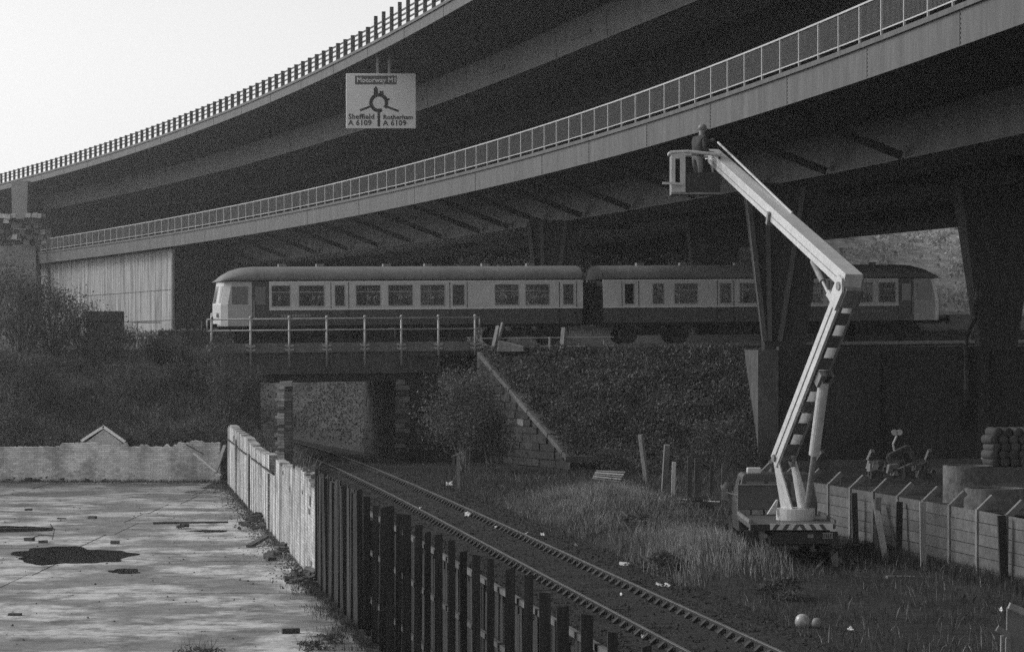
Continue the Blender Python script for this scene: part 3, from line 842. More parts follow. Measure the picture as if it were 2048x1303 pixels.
# lower track: centre line through the picture
Lp = [(1540 - 92, 1324), (1380, 1292), (1182, 1201), (976, 1086), (730, 974)]
Rp = [(1560, 1303), (1380, 1219), (1092, 1086), (915, 1006), (730, 936), (640, 907)]
zrail = .22
Rw = np.array([tuple(G(x, y, zrail))[:2] for x, y in Rp]); Lw = np.array([tuple(G(x, y, zrail))[:2] for x, y in Lp])
cr = np.polyfit(Rw[:, 1], Rw[:, 0], 2); cl_ = np.polyfit(Lw[:, 1], Lw[:, 0], 2)
def track_x(Y):
    a = (np.polyval(cr, Y) + np.polyval(cl_, min(Y, 108)) + (0 if Y < 108 else np.polyval(np.polyder(cl_), 108) * (Y - 108))) / 2
    return float(a)
cY = np.array([44, 60, 75, 90, 103, 116, 130, 146, 170, 200]); 
cX = np.array([(np.polyval(cr, y) - .72) for y in cY[:6]] + [0] * 4)
far = [(-8.6, 130), (-12.0, 146), (-18.5, 170), (-29, 200)]
for k, (x, y) in enumerate(far): cX[6 + k] = x
ctr = np.polyfit(cY, cX, 4)
def tr_c(Y): return float(np.polyval(ctr, Y)), float(np.polyval(np.polyder(ctr), Y))
ltrack = thing('railway_track', 'single curving railway track running from the fence under the bridge', 'railway track', (tr_c(80)[0], 80, 0))
def tr_pt(Y, off, z):
    x, d = tr_c(Y); n_ = math.hypot(1, d); return Vector((x + off / n_, Y - d * off / n_, z))
YT = list(np.arange(36, 200, 3.0))
for off in (-.752, .752):
    mb = MB(); mb.sweep([[tr_pt(y, off + a, zrail - .15 + b) for a, b in rail_section()] for y in YT]); mb.build('rail', m_rust, ltrack)
    mb = MB(); mb.sweep([[tr_pt(y, off + a, zrail + b) for a, b in ((-.033, .001), (.033, .001), (.03, .006), (-.03, .006))] for y in YT]); mb.build('rail_head', m_railtop, ltrack)
bed = MB(); bed.sweep([[tr_pt(y, a, b) for a, b in ((-2.4, -.02), (-1.6, .05 + .02 * math.sin(y)), (-1.0, .072 + .01 * math.sin(y * 2.1)), (-.4, .066 + .012 * math.sin(y * 1.7)), (.3, .074 + .01 * math.sin(y * 2.9)), (.95, .07 + .012 * math.sin(y * 1.3 + 1)), (1.6, .05 + .02 * math.sin(y * .8)), (2.4, -.02))] for y in np.arange(36, 200, 1.1)], closed=False)
struct('track_bed', bed, m_track_bed, True)
sl = MB(); sl.box(-1.3, 1.3, -.125, .125, -.06, .075); sl_me = sl.mesh('sleeper'); sl_me.materials.append(mat('sleeper_wood', .035, var=.5, scale=4, bump=.5, stretch=(.15, 1, 1), rnd=.4))
ch = MB(); ch.box(-.16, .16, -.09, .09, .07, .10); ch.prism([(.04, -.07, .10), (.15, -.07, .10), (.05, -.07, .19)], (0, .14, 0)); ch.prism([(-.04, -.07, .10), (-.15, -.07, .10), (-.05, -.07, .19)], (0, .14, 0))
ch_me = ch.mesh('chair'); ch_me.materials.append(mat('rail_chair', .04, rough=.6, var=.5, scale=6, rnd=.4))
Y = 42.0
while Y < 112:
    x, d = tr_c(Y); a = math.atan2(1, d) - math.pi / 2
    o = link('sleeper', sl_me, None, ltrack, Vector((x, Y, random.uniform(-.012, .0))) - ltrack.location); o.rotation_euler = (0, 0, a + random.uniform(-.02, .02))
    for off in (-.752, .752):
        p = tr_pt(Y, off, 0); c = link('chair', ch_me, None, ltrack, p - ltrack.location); c.rotation_euler = (0, 0, a)
    Y += .72
# upper line: two tracks on ballast
for nm, w0, lab in (('upper_track', 1.4, 'railway track under the train on the embankment'), ('near_track', -1.75, 'empty railway track in front of the train')):
    if nm == 'near_track': continue
    ut = thing(nm, lab, 'railway track', TW(18, w0, RZ0))
    for off in (-.752, .752):
        mb = MB(); mb.sweep([[TW(t, w0 + off + a, rail_z(t) - .15 + b) for a, b in rail_section()] for t in (-60, -20, 0, 20, 40, 90)]); mb.build('rail', m_railtop, ut)
    mb = MB(); mb.sweep([[TW(t, w0 + a, rail_z(t) - b) for a, b in ((-2.6, .42), (-1.6, .17), (1.6, .17), (2.6, .42))] for t in (-60, -20, 0, 20, 40, 90)], closed=False); mb.build('ballast_bed', m_track_bed, ut)
mb = MB(); mb.sweep([[TW(t, -2.6 + a, rail_z(t) - .38 + b) for a, b in rail_section()] for t in (tB + 12, 30, 60, 90)])
single('spare_rail', mb, m_railtop, 'bright steel rail lying along the top of the retaining wall', 'rail')

# ------------------------------------------------------------------ train: two railcars
m_cream = mat('cream_paint', .66, rough=.35, var=.10, scale=1.2, spec=.5, fine=(3, .06))
m_blue = mat('dark_blue_paint', .07, rough=.35, var=.15, scale=1.2, spec=.5)
m_yellow = mat('pale_end_paint', .50, rough=.45, var=.12, scale=1.5, spec=.4)
m_roof = mat('train_roof', .20, rough=.7, var=.25, scale=.7, fine=(5, .12))
m_under = mat('underframe', .02, rough=.8, var=.4, scale=2)
m_seat = mat('train_seats', .16, var=.3, scale=3)
m_inner = mat('train_lining', .06, var=.2, scale=1)
LC, HWD = 17.45, 1.40
def railcar(label, t0, cab_left, wins, doors):
    """local x along the car from the cab end, y across (negative towards the camera), z above rail"""
    a = math.atan2(TS, TC)
    w = 1.4
    p = TW(t0 if cab_left else t0 + LC, w, rail_z(t0 if cab_left else t0 + LC))
    root = thing('railcar', label, 'train', p)
    root.rotation_euler = (0, (-1 if cab_left else 1) * math.atan(RGR), a if cab_left else a + math.pi)
    if not cab_left: root.rotation_euler = (0, math.atan(RGR), a + math.pi)
    B = lambda mb, n_, mt, par=root, **k: mb.build(n_, mt, par, local=True, **k)
    CB, CT, WB_, WT_ = 1.74, 3.08, 1.90, 2.90         # cream band and window heights
    CABX = 1.55                                       # light cab side ends here
    mb = MB(); mb.box(CABX + .8, LC - .05, -HWD + .03, HWD - .03, 1.02, CB - .002); B(mb, 'lower_body', m_blue)
    mb = MB()
    mb.box(CABX, CABX + .78, -HWD + .02, HWD - .02, 1.02, CT)
    B(mb, 'cab_doorway', m_blue)
    for sgn in (-1, 1):
        y0, y1 = (-HWD, -HWD + .06) if sgn < 0 else (HWD - .06, HWD)
        mb = MB(); mb.box(CABX + .8, LC, y0, y1, CB, WB_); mb.box(CABX + .8, LC, y0, y1, WT_, CT)
        xs = [CABX + .8] + [v for q in wins for v in q] + [LC]
        for k in range(0, len(xs), 2):
            if xs[k + 1] > xs[k]: mb.box(xs[k], xs[k + 1], y0, y1, WB_ + .001, WT_ - .001)
        B(mb, 'side_panel', m_cream)
        for (x0, x1) in wins:
            ym = (y0 + y1) / 2
            mb = MB(); mb.box(x0 - .01, x1 + .01, ym - .006, ym + .006, WB_ - .01, WT_ + .01); wo_ = B(mb, 'window', m_glass)
            mb = MB(); f = .035
            yy0, yy1 = (y0 - .015, y0 + .02) if sgn < 0 else (y1 - .02, y1 + .015)
            mb.box(x0, x1, yy0, yy1, WB_, WB_ + f); mb.box(x0, x1, yy0, yy1, WT_ - f, WT_); mb.box(x0, x0 + f, yy0, yy1, WB_ + f, WT_ - f); mb.box(x1 - f, x1, yy0, yy1, WB_ + f, WT_ - f)
            if x1 - x0 > .8: mb.box(x0 + f, x1 - f, yy0, yy1, WT_ - .34, WT_ - .305)
            mb.build('window_frame', m_rail_light, wo_, local=True)
        yo0, yo1 = (y0 - .012, y0 - .001) if sgn < 0 else (y1 + .001, y1 + .012)
        mb = MB(); mb.box(CABX + .8, LC, yo0, yo1, CB, CB + .045); mb.box(CABX + .8, LC, yo0, yo1, CT - .06, CT); B(mb, 'lining_stripe', mat('white_lining', .88, rough=.4, var=.05, scale=2))
        for x in doors:
            mb = MB()
            for xx in (x - .42, x + .42): mb.box(xx - .012, xx + .012, yo0 - .004, yo1, 1.06, CB - .01); mb.box(xx - .012, xx + .012, yo0 - .006, yo1 + .006, CB + .05, CT - .07)
            mb.box(x + .30, x + .36, yo0 - .03, yo1, 1.5, 1.62); B(mb, 'door_seam', m_black)
    # roof: arc over the body, domed towards the cab
    prof = []
    for i in range(15):
        th = math.pi * i / 14
        prof.append((-math.cos(th) * (HWD + .02), CT + .03 + .68 * math.sin(th) ** .85))
    rings = []
    for x, k, dz in ((.10, .06, -.02), (.34, .40, 0), (.72, .72, 0), (1.2, .92, 0), (1.8, 1, 0), (LC * .5, 1, 0), (LC + .02, 1, 0)):
        rings.append([(x, y, CT + .03 + (z - CT - .03) * k + dz) for y, z in prof])
    mb = MB(); mb.sweep(rings, caps=False); B(mb, 'roof', m_roof, smooth=True)
    mb = MB(); mb.add([(LC + .021, y, z) for y, z in prof] + [(LC - .03, y, z) for y, z in prof], [tuple(range(15)), tuple(range(15, 30))[::-1]] + [(i, i + 1, 15 + i + 1, 15 + i) for i in range(14)]); B(mb, 'roof_end', m_under)
    mb = MB(); mb.add(rings[0], [tuple(range(15))]); B(mb, 'roof_front', m_roof)
    mb = MB(); mb.box(.5, LC, -HWD - .03, -HWD + .05, CT + .002, CT + .05); mb.box(.5, LC, HWD - .05, HWD + .03, CT + .002, CT + .05); B(mb, 'gutter', m_under)
    for x in (3.2, 5.0, 8.2, 10.2, 13.0, 15.2):
        mb = MB(); mb.box(x - .18, x + .18, -.15, .15, CT + .66, CT + .83); B(mb, 'roof_vent', m_roof)
    # cab end: slightly raked, rounded plan, three windows
    def cab_ring(z, back, k=1.0):
        hw = HWD * k
        return [(CABX - .001, -hw, z), (.42 + back, -hw, z), (.13 + back, -hw * .80, z), (back, -hw * .40, z), (back, hw * .40, z), (.13 + back, hw * .80, z), (.42 + back, hw, z), (CABX - .001, hw, z)]
    mb = MB(); mb.sweep([cab_ring(1.02, 0), cab_ring(2.02, .0), cab_ring(CT + .02, .20, .97)]); B(mb, 'cab_end', m_yellow)
    for y0, y1 in ((-1.05, -.42), (-.33, .33), (.42, 1.05)):
        def xf(y, z): return ((.0 if abs(y) <= .56 else .13 * (abs(y) - .56) / .56) + .20 * max(0, (z - 2.02) / 1.08)) - .012
        mb = MB(); mb.add([(xf(y0, 2.1), y0, 2.1), (xf(y1, 2.1), y1, 2.1), (xf(y1, 2.88), y1, 2.88), (xf(y0, 2.88), y0, 2.88)] + [(xf(y0, 2.1) + .03, y0, 2.1), (xf(y1, 2.1) + .03, y1, 2.1), (xf(y1, 2.88) + .03, y1, 2.88), (xf(y0, 2.88) + .03, y0, 2.88)],
                          [(0, 1, 2, 3), (7, 6, 5, 4), (0, 4, 5, 1), (1, 5, 6, 2), (2, 6, 7, 3), (3, 7, 4, 0)]); B(mb, 'windscreen', mat('cab_glass', .10, rough=.1, var=.2, scale=2, spec=.6))
    for sgn in (-1, 1):
        mb = MB(); y = sgn * (HWD + .004); mb.box(.62, 1.36, min(y, y - sgn * .02), max(y, y - sgn * .02), 2.02, 2.84); B(mb, 'cab_side_window', MATS['cab_glass'])
        mb = MB(); mb.box(CABX + .15, CABX + .63, min(y, y - sgn * .02), max(y, y - sgn * .02), 2.0, 2.82); B(mb, 'cab_door_window', MATS['cab_glass'])
        mb = MB(); mb.tube((CABX + .08, sgn * (HWD + .05), 1.3), (CABX + .08, sgn * (HWD + .05), 2.2), .02, n=6); B(mb, 'grab_rail', m_rail_light)
        mb = MB(); mb.tube((0, sgn * .86, 1.05), (-.42, sgn * .86, 1.05), .09, n=10); mb.tube((-.42, sgn * .86, 1.05), (-.48, sgn * .86, 1.05), .22, n=14); B(mb, 'buffer', m_under)
        mb = MB(); mb.tube((.02, sgn * .75, 1.55), (-.05, sgn * .75, 1.55), .11, n=12); B(mb, 'marker_lamp', m_white)
    mb = MB(); mb.box(.02, LC - .1, -1.25, 1.25, .88, 1.018); B(mb, 'underframe', m_under)
    for x0, x1, y0, y1 in ((4.6, 6.3, -1.2, -.2), (6.7, 8.0, -1.2, -.3), (8.6, 10.4, -1.2, -.1), (10.8, 12.2, -1.15, -.3), (5.2, 8.0, .2, 1.2), (8.8, 11.5, .2, 1.2)):
        mb = MB(); mb.box(x0, x1, y0, y1, .42, .879); B(mb, 'underfloor_box', m_under, bevel=.04)
    for xb in (2.7, LC - 2.7):
        mb = MB(); mb.box(xb - 1.6, xb + 1.6, -1.12, -.98, .42, .72); mb.box(xb - 1.6, xb + 1.6, .98, 1.12, .42, .72); mb.box(xb - .25, xb + .25, -1.0, 1.0, .5, .86); bo = B(mb, 'bogie', m_under)
        for dx in (-1.3, 1.3):
            for y in (-.75, .75):
                mb = MB(); mb.tube((xb + dx, y - .065, .455), (xb + dx, y + .065, .455), .455, n=20); mb.build('wheel', m_rust, bo, local=True)
    # inside: floor, ceiling, seats in pairs
    mb = MB(); mb.box(2.4, LC - .2, -1.32, 1.32, CB - .02, CB + .02); B(mb, 'floor', m_under)
    mb = MB(); mb.box(2.4, LC - .2, -1.32, 1.32, CT - .06, CT - .03); B(mb, 'ceiling', m_inner)
    mb = MB(); mb.box(2.36, 2.42, -1.32, 1.32, CB, CT - .07); B(mb, 'bulkhead', m_inner)
    mb = MB(); mb.box(LC - .16, LC - .10, -1.36, 1.36, 1.02, CT + .02); B(mb, 'bulkhead', m_inner)
    for (x0, x1) in wins:
        if x1 - x0 < .8: continue
        for y0, y1 in ((-1.30, -.25), (.25, 1.30)):
            mb = MB(); mb.box(x1 - .135, x1 + .0, y0 + .08, y0 + .45, 2.2, 2.40); mb.box(x1 - .135, x1 + .0, y0 + .6, y0 + .97, 2.2, 2.40); B(mb, 'headrest', m_cream)
            mb = MB(); mb.prism([(x1 - .22, y0, CB + .02), (x1 - .05, y0, CB + .02), (x1 - .02, y0, 2.32), (x1 - .12, y0, 2.36)], (0, y1 - y0, 0)); B(mb, 'seat', m_seat)
    if not cab_left:
        for x0, x1 in ((3.1, 3.9), (4.15, 4.75), (6.6, 7.3)):
            pass
    for x0, x1 in ((2.9, 4.3),):
        mb = MB()
        k = x0
        while k < x1:
            mb.box(k, k + .09, -HWD + .016, -HWD + .028, 1.42, 1.55); mb.box(k, k + .09, HWD - .028, HWD - .016, 1.42, 1.55); k += .13
        B(mb, 'side_lettering', mat('faded_lettering', .30, var=.3, scale=4))
    return root
W1 = [(2.45, 3.35), (3.72, 4.95), (5.42, 5.92), (6.42, 7.62), (7.96, 9.16), (9.5, 10.7), (11.05, 11.66), (13.1, 14.3), (14.6, 15.8), (16.45, 17.0)]
railcar('leading railcar with pale rounded cab end, cream window band, crossing the girder bridge', -0.15, True, W1, (5.67, 11.35, 16.7))
W2 = [(2.5, 3.4), (3.7, 4.9), (5.3, 5.8), (6.3, 7.5), (7.8, 9.0), (9.4, 10.6), (11.0, 11.6), (12.7, 13.9), (14.4, 15.0), (15.9, 16.4)]
railcar('trailing railcar with dark domed cab end, passing behind the flared pier', LC + .85, False, W2, (5.55, 11.3, 16.1))
mb = MB()
for k in range(4):
    t = LC + .10 + k * .17; mb.hexa([TW(t, .75, rail_z(t) + .95), TW(t + .12, .75, rail_z(t) + .95), TW(t + .12, 2.05, rail_z(t) + .95), TW(t, 2.05, rail_z(t) + .95)], [TW(t, .75, rail_z(t) + 3.0), TW(t + .12, .75, rail_z(t) + 3.0), TW(t + .12, 2.05, rail_z(t) + 3.0), TW(t, 2.05, rail_z(t) + 3.0)])
single('gangway_bellows', mb, m_rubber, 'black gangway bellows joining the two railcars', 'gangway')

# ------------------------------------------------------------------ yard walls
def ragged_wall(A, B, thick, z_fn, mt, name, label, seed, step=.16, side=1):
    """free-standing wall from A to B with an uneven broken top; z_fn gives the height along it"""
    rr = random.Random(seed)
    d = (B - A); L = d.length; d = d.normalized(); nrm = Vector((-d.y, d.x, 0)) * side
    n = int(L / step)
    rings = []
    zprev = None
    for i in range(n + 1):
        u = i / n
        z = z_fn(u)
        wob = .85 * (wob if i else 0) + rr.uniform(-.02, .02)
        z = round((z + wob) / .078) * .078
        for du in (0, .5 * step / L if i < n else 0):
            p = A + d * (L * min(1, u + du))
            q = p + nrm * thick
            zz = z + (rr.uniform(-.02, .02))
            rings.append([(p.x, p.y, -.05), (q.x, q.y, -.05), (q.x, q.y, zz), (p.x, p.y, zz)])
    mb = MB(); mb.sweep(rings)
    return mb
m_ww_far = brick_wash('flaking_whitewash_brick', 'x', paint=.88, brick=.52, paint_amount=.46, streak=.25)
m_ww_side = brick_wash('streaked_whitewash_brick', 'y', paint=.62, brick=.30, paint_amount=.45, streak=.72)
FW_A, FW_B = Vector((-45, 107.6, 0)), Vector((WALL_A.x - .45, 107.6, 0))
def far_top(u):
    x = FW_A.x + (FW_B.x - FW_A.x) * u; px = CX + x * FPX / 107.6
    if px > 350: return 1.50 if px < 446 else 1.2
    if px > 250: return 1.38
    if px > 120: return 1.47
    if px > 60: return 1.32
    return 1.38
mb = ragged_wall(FW_A, FW_B, .35, far_top, None, '', '', 2, side=1)
yw = single('yard_end_wall', mb, m_ww_far, 'broken whitewashed brick wall along the far end of the concrete yard', 'wall')
def side_top(u):
    z = 2.12 + .08 * math.sin(u * 9) + .05 * math.sin(u * 23)
    if u > .90: z -= (u - .90) * 2.2
    if .33 < u < .42: z -= .06
    if .60 < u < .665: z -= .48
    return z
SB = WALL_B + wd * 0
mb = ragged_wall(WALL_A, SB, .26, side_top, None, '', '', 4, side=-1 if Vector((-wd.y, wd.x)).x < 0 else 1)
side_wall = single('yard_side_wall', mb, m_ww_side, 'tall streaked whitewashed wall along the yard, ending at the timber fence', 'wall')
# attached brick piers and ledge courses on the wall
nl = Vector((wd.y, -wd.x, 0)); nl = nl if nl.x < 0 else -nl
for u, w_, h in ((.16, .3, 1.9), (.36, .35, 1.75), (.60, .3, 1.6)):
    p = WALL_A.lerp(WALL_B, u); mb = MB(); mb.beam(p + nl * .01 + Vector((0, 0, -.05)), p + nl * .01 + Vector((0, 0, h)), .09, w_ * 1.6, up=wd)
    mb.build('wall_pier', m_ww_side, side_wall)
for k in range(26):
    p = WALL_A.lerp(WALL_B, .80 + .20 * k / 26) - nl * random.uniform(.05, .2); z = side_top(.80 + .2 * k / 26) + .02
    mb = MB(); mb.beam(p + Vector((0, 0, z)), p + wd * .22 + Vector((0, 0, z + random.uniform(-.02, .05))), .11, .075); mb.build('brick', m_stone_pale, side_wall)
for k in range(6):
    for j in range(3):
        if random.random() < .75:
            p = WALL_B - wd * .10 - nl * (.02 + j * .085); z = .2 + k * .3 + j * .08
            mb = MB(); mb.beam(p + Vector((0, 0, z)), p + wd * (.14 + random.uniform(0, .05)) + Vector((0, 0, z)), .08, .07); mb.build('brick', m_brick, side_wall)
# ledge where the wall gets thinner, beam pockets, bare brick at the broken end
a_, b_ = WALL_A.lerp(WALL_B, .01), WALL_A.lerp(WALL_B, .66)
k = 0
for u0 in np.arange(.01, .66, .065):
    a_, b_ = WALL_A.lerp(WALL_B, u0), WALL_A.lerp(WALL_B, u0 + .055 + random.uniform(-.015, .008))
    mb = MB(); mb.beam(a_ + nl * .015 + Vector((0, 0, 1.68 + random.uniform(-.02, .02))), b_ + nl * .015 + Vector((0, 0, 1.68 + random.uniform(-.02, .02))), .07, .045); mb.build('ledge_stone', m_stone, side_wall)
for u, z, w_, h_ in ((.12, 1.86, .3, .2), (.80, 1.62, .25, .13), (.95, 1.45, .45, .12), (.965, .32, .4, .10), (.955, .05, .5, .10), (.90, 1.78, .2, .08), (.955, 1.70, .35, .22), (.74, 1.9, .2, .1), (.5, 1.05, .12, .07)):
    p = WALL_A.lerp(WALL_B, u); mb = MB(); mb.beam(p - wd * w_ / 2 + nl * .002 + Vector((0, 0, z)), p + wd * w_ / 2 + nl * .002 + Vector((0, 0, z + random.uniform(-.03, .03))), .03, h_); mb.build('bare_patch', m_brick, side_wall)
# tall brick pillar standing on the wall line
pb = WALL_A.lerp(WALL_B, (107 - 78) / (107 - 61.7)) - nl * .34
pil = thing('brick_pillar', 'tall free-standing brick pillar rising from the yard wall before the bridge', 'pillar', (pb.x, pb.y, 0))
hz = 0.0; k = 0
while hz < 4.05:
    for j in range(2):
        for i in range(2):
            x0, y0 = (-.20 + i * .2, -.20 + j * .2)
            ex = random.uniform(-.012, .012) - (.07 if (k % 3 == 0 and i == 0) else 0)
            if hz > 3.8 and random.random() < .35: continue
            b = MB(); b.box(pb.x + x0 + ex, pb.x + x0 + .192, pb.y + y0, pb.y + y0 + .19, hz + .006, hz + .078)
            b.build('brick', mat('pale_pillar_brick', .30, var=.4, scale=5, rnd=.35) if (i == 0 and random.random() < .85) else m_brick, pil)
    hz += .082 * 1.0; k += 1
mb = MB(); mb.beam((pb.x - .26, pb.y, hz + .02), (pb.x + .2, pb.y, hz + .03), .3, .07); mb.build('cap_slab', m_concrete, pil)
mb = MB(); mb.beam((pb.x - .14, pb.y, hz + .10), (pb.x + .2, pb.y, hz + .12), .22, .06); mb.build('cap_slab', m_concrete, pil)

# little white gable of a shed behind the end wall
gb = thing('shed_gable', 'small white gable end with pale bargeboards poking above the yard wall', 'shed', P(207, 885, 108.6))
gp = [P(172, 892, 108.6), P(243, 892, 108.6), P(243, 884, 108.6), P(207, 858, 108.6), P(172, 884, 108.6)]
mb = MB(); mb.prism(gp, (0, 2.2, 0)); mb.build('gable_wall', mat('gable_infill', .62, var=.2, scale=2), gb)
for a, b in (((163, 881), (208, 852)), ((206, 852), (250, 883))):
    mb = MB(); mb.beam(P(*a, 108.45), P(*b, 108.45), .14, .10); mb.build('bargeboard', mat('fresh_white', .9, var=.05, scale=3), gb)
    mb = MB(); q0, q1 = P(*a, 108.6), P(*b, 108.6); mb.prism([q0, q1, q1 + Vector((0, 2.3, 0)), q0 + Vector((0, 2.3, 0))], (0, 0, .06)); mb.build('roof_slope', m_stone, gb)

# rubble, planks and loose bricks in the yard
bk = MB(); bk.box(-.115, .115, -.055, .055, 0, .075); bk_me = bk.mesh('loose_brick'); bk_me.materials.append(m_brick)
def loose_brick(p, rz, label, group, s=1.0, tilt=0.0):
    o = link('loose_brick', bk_me, None, None, p); o.rotation_euler = (tilt, random.uniform(-.05, .05) + tilt * random.uniform(-.6, .6), rz); o.scale = (s, s * random.uniform(.8, 1.6), s * random.uniform(.4, 1.3))
    return tag(o, label, 'brick', group)
for px, py in ((57, 1020), (123, 1037), (185, 1036), (59, 1081), (86, 1085), (230, 1087), (30, 1230)):
    loose_brick(G(px, py, .0), random.uniform(-.4, .4), 'dark loose brick lying alone on the open concrete yard', 'bricks on the open yard', 1.05)
def heap(center_px, spread, n, group, label, mats=(0,)):
    c = G(*center_px)
    for i in range(n):
        a, r = random.uniform(0, 6.28), random.random() ** .6
        x, y = c.x + math.cos(a) * r * spread[0], c.y + math.sin(a) * r * spread[1]
        z = max(0, (1 - r) * spread[2] * random.uniform(.3, 1))
        o = loose_brick(Vector((x, y, z + .01)), random.uniform(0, 6.28), label, group, random.uniform(.4, 1.15), random.uniform(-.7, .7))
heap((514, 1048), (.5, 3.0, .42), 60, 'rubble heap by the side wall', 'broken brick in the rubble heap halfway along the side wall')
heap((566, 1100), (.25, 3.6, .12), 34, 'scattered rubble by the side wall', 'broken brick scattered along the foot of the side wall')
heap((614, 1158), (.42, 2.0, .3), 60, 'rubble heap at the wall end', 'broken brick in the heap where the wall meets the fence')
heap((410, 957), (1.1, .6, .6), 60, 'rubble heap in the far corner', 'broken brick in the heap in the far corner of the yard')
heap((80, 962), (3.4, .3, .15), 34, 'rubble along the end wall', 'broken brick at the foot of the end wall')
heap((365, 1056), (.14, .2, .15), 5, 'small pile in the yard', 'brick of the small pile in the middle of the yard')
def plank(a, b, w, h, label, mt=None, cat='plank'):
    mb = MB(); mb.beam(a, b, w, h); return single('plank', mb, mt or m_wood, label, cat)
plank(P(388, 905, 107.0), P(442, 950, 106.6), .14, .06, 'pale plank leaning across the rubble in the far corner of the yard', m_white)
plank(P(450, 890, 107.2), P(431, 945, 106.6), .14, .06, 'second plank leaning steeply against the wall corner')
plank(P(372, 888, 107.3), P(408, 908, 107.2), .05, .04, 'thin dark strip fallen across the white end wall', m_wood_dark)
plank(G(498, 1092, .03), G(533, 1072, .20), .16, .08, 'short board propped on rubble beside the side wall', m_wood_dark)
plank(G(564, 1261, .05), G(599, 1260, .05), .09, .09, 'dark short baulk of wood lying on the pale near slab', m_wood_dark)
plank(G(-10, 1060, .05), G(104, 1057, .05), .16, .10, 'long dark baulk lying across the left of the yard', m_wood_dark)
plank(G(306, 1045, .03), G(456, 1043, .03), .12, .05, 'long flat board lying on the yard before the rubble', m_wood_dark)
mb = MB(); b0 = G(105, 1078); mb.path([b0, b0 + Vector((.05, 0, .25)), b0 + Vector((-.06, 0, .42))], .012); mb.path([b0 + Vector((0, 0, .1)), b0 + Vector((-.35, 0, .12)), b0 + Vector((-.6, 0, .02))], .012)
single('bent_wire', mb, m_rust, 'bent piece of wire sticking up from the yard by the puddle', 'wire')

# ------------------------------------------------------------------ timber fence between yard and track
fence = thing('timber_fence', 'dark tarred timber fence of upright sleepers and boards beside the track', 'fence', (FEN_A.x, FEN_A.y, 0))
fn = Vector((-FEN_D.y, FEN_D.x, 0)); fn = fn if fn.x > 0 else -fn
pt = [721, 735, 749, 766, 780, 796, 814, 834, 854, 877, 903, 928, 954, 979, 1017, 1053, 1091, 1130, 1170, 1226]
fa = FEN_A.x - FEN_D.x / FEN_D.y * FEN_A.y; fb = FEN_D.x / FEN_D.y
post_Y = []
for px in pt:
    post_Y.append(FPX * fa / (px - CX - FPX * fb))
y_ = post_Y[-1]
while y_ > 21: y_ -= 1.5; post_Y.append(y_)
y_ = post_Y[0]
while y_ < 61: y_ += 1.35; post_Y.insert(0, y_)
rr = random.Random(21)
for Y in post_Y:
    x = fa + fb * Y; w_ = rr.uniform(.085, .135); h = 2.5 + rr.uniform(-.09, .07)
    b = MB(); q = rr.uniform(-.03, .03)
    b.hexa([(x - w_ / 2, Y - .09, -.1), (x + w_ / 2, Y - .09, -.1), (x + w_ / 2, Y + .09, -.1), (x - w_ / 2, Y + .09, -.1)], [(x - w_ / 2 + q, Y - .09, h), (x + w_ / 2 + q, Y - .09, h + rr.uniform(-.02, .03)), (x + w_ / 2 + q, Y + .09, h), (x - w_ / 2 + q, Y + .09, h - .02)])
    b.build('fence_post', m_timber, fence)
y0f, y1f = 20.0, 62.0
for z in (2.13, 1.42, .55):
    a = Vector((fa + fb * y1f, y1f, z)) + fn * .14; b_ = Vector((fa + fb * y0f, y0f, z)) + fn * .14
    mb = MB(); mb.beam(a, b_, .06, .07); mb.build('fence_rail', mat('lit_top_rail', .11, var=.5, scale=2) if z > 2 else m_wood_dark, fence)  # top rail paler: the light falling on it is in its colour
Y = 62.0
while Y > 21:
    x = fa + fb * Y; ww = rr.uniform(.15, .23)
    h = (2.46 if Y > 52 else 2.02) + rr.uniform(-.10, .06)
    off = (.0 if Y > 52 else .21)
    c = Vector((x, Y, 0)) + fn * off
    b = MB(); b.beam(c + Vector((0, 0, -.05)), c + Vector((rr.uniform(-.02, .02), 0, h)), .035, ww, up=FEN_D)
    b.build('fence_board', m_timber, fence)
    Y -= ww + (rr.uniform(.01, .03) if Y > 52 else rr.uniform(.015, .05))

# ------------------------------------------------------------------ rough ground right of the track
def low_h(x, y):
    tx = tr_c(y)[0]
    d = x - tx
    h = 0.62 * math.exp(-((x - 2.9) / 2.0) ** 2 - ((y - 87) / 9.5) ** 2)
    h += .42 * math.exp(-((x - 5.0) / 2.0) ** 2 - ((y - 66) / 9) ** 2) * (1 if x < 5.2 else .6)
    h += .10 * bumps(x * 1.5, y * .7) * sstep(2.2, 3.6, d)
    h += .95 * sstep(11.5, 13.4, x + (y - 60) * .17) * sstep(56, 64, y) * sstep(92, 86, y)
    k = sstep(2.0, 3.2, d)
    return max(-.025, h * k - .025 * (1 - k))
gx = np.arange(-4, 24.1, .6); gy = np.arange(42, 117, 1.1)
struct('rough_ground', grid_mesh([[(x, y, low_h(x, y)) for x in gx] for y in gy]), m_earth, True)

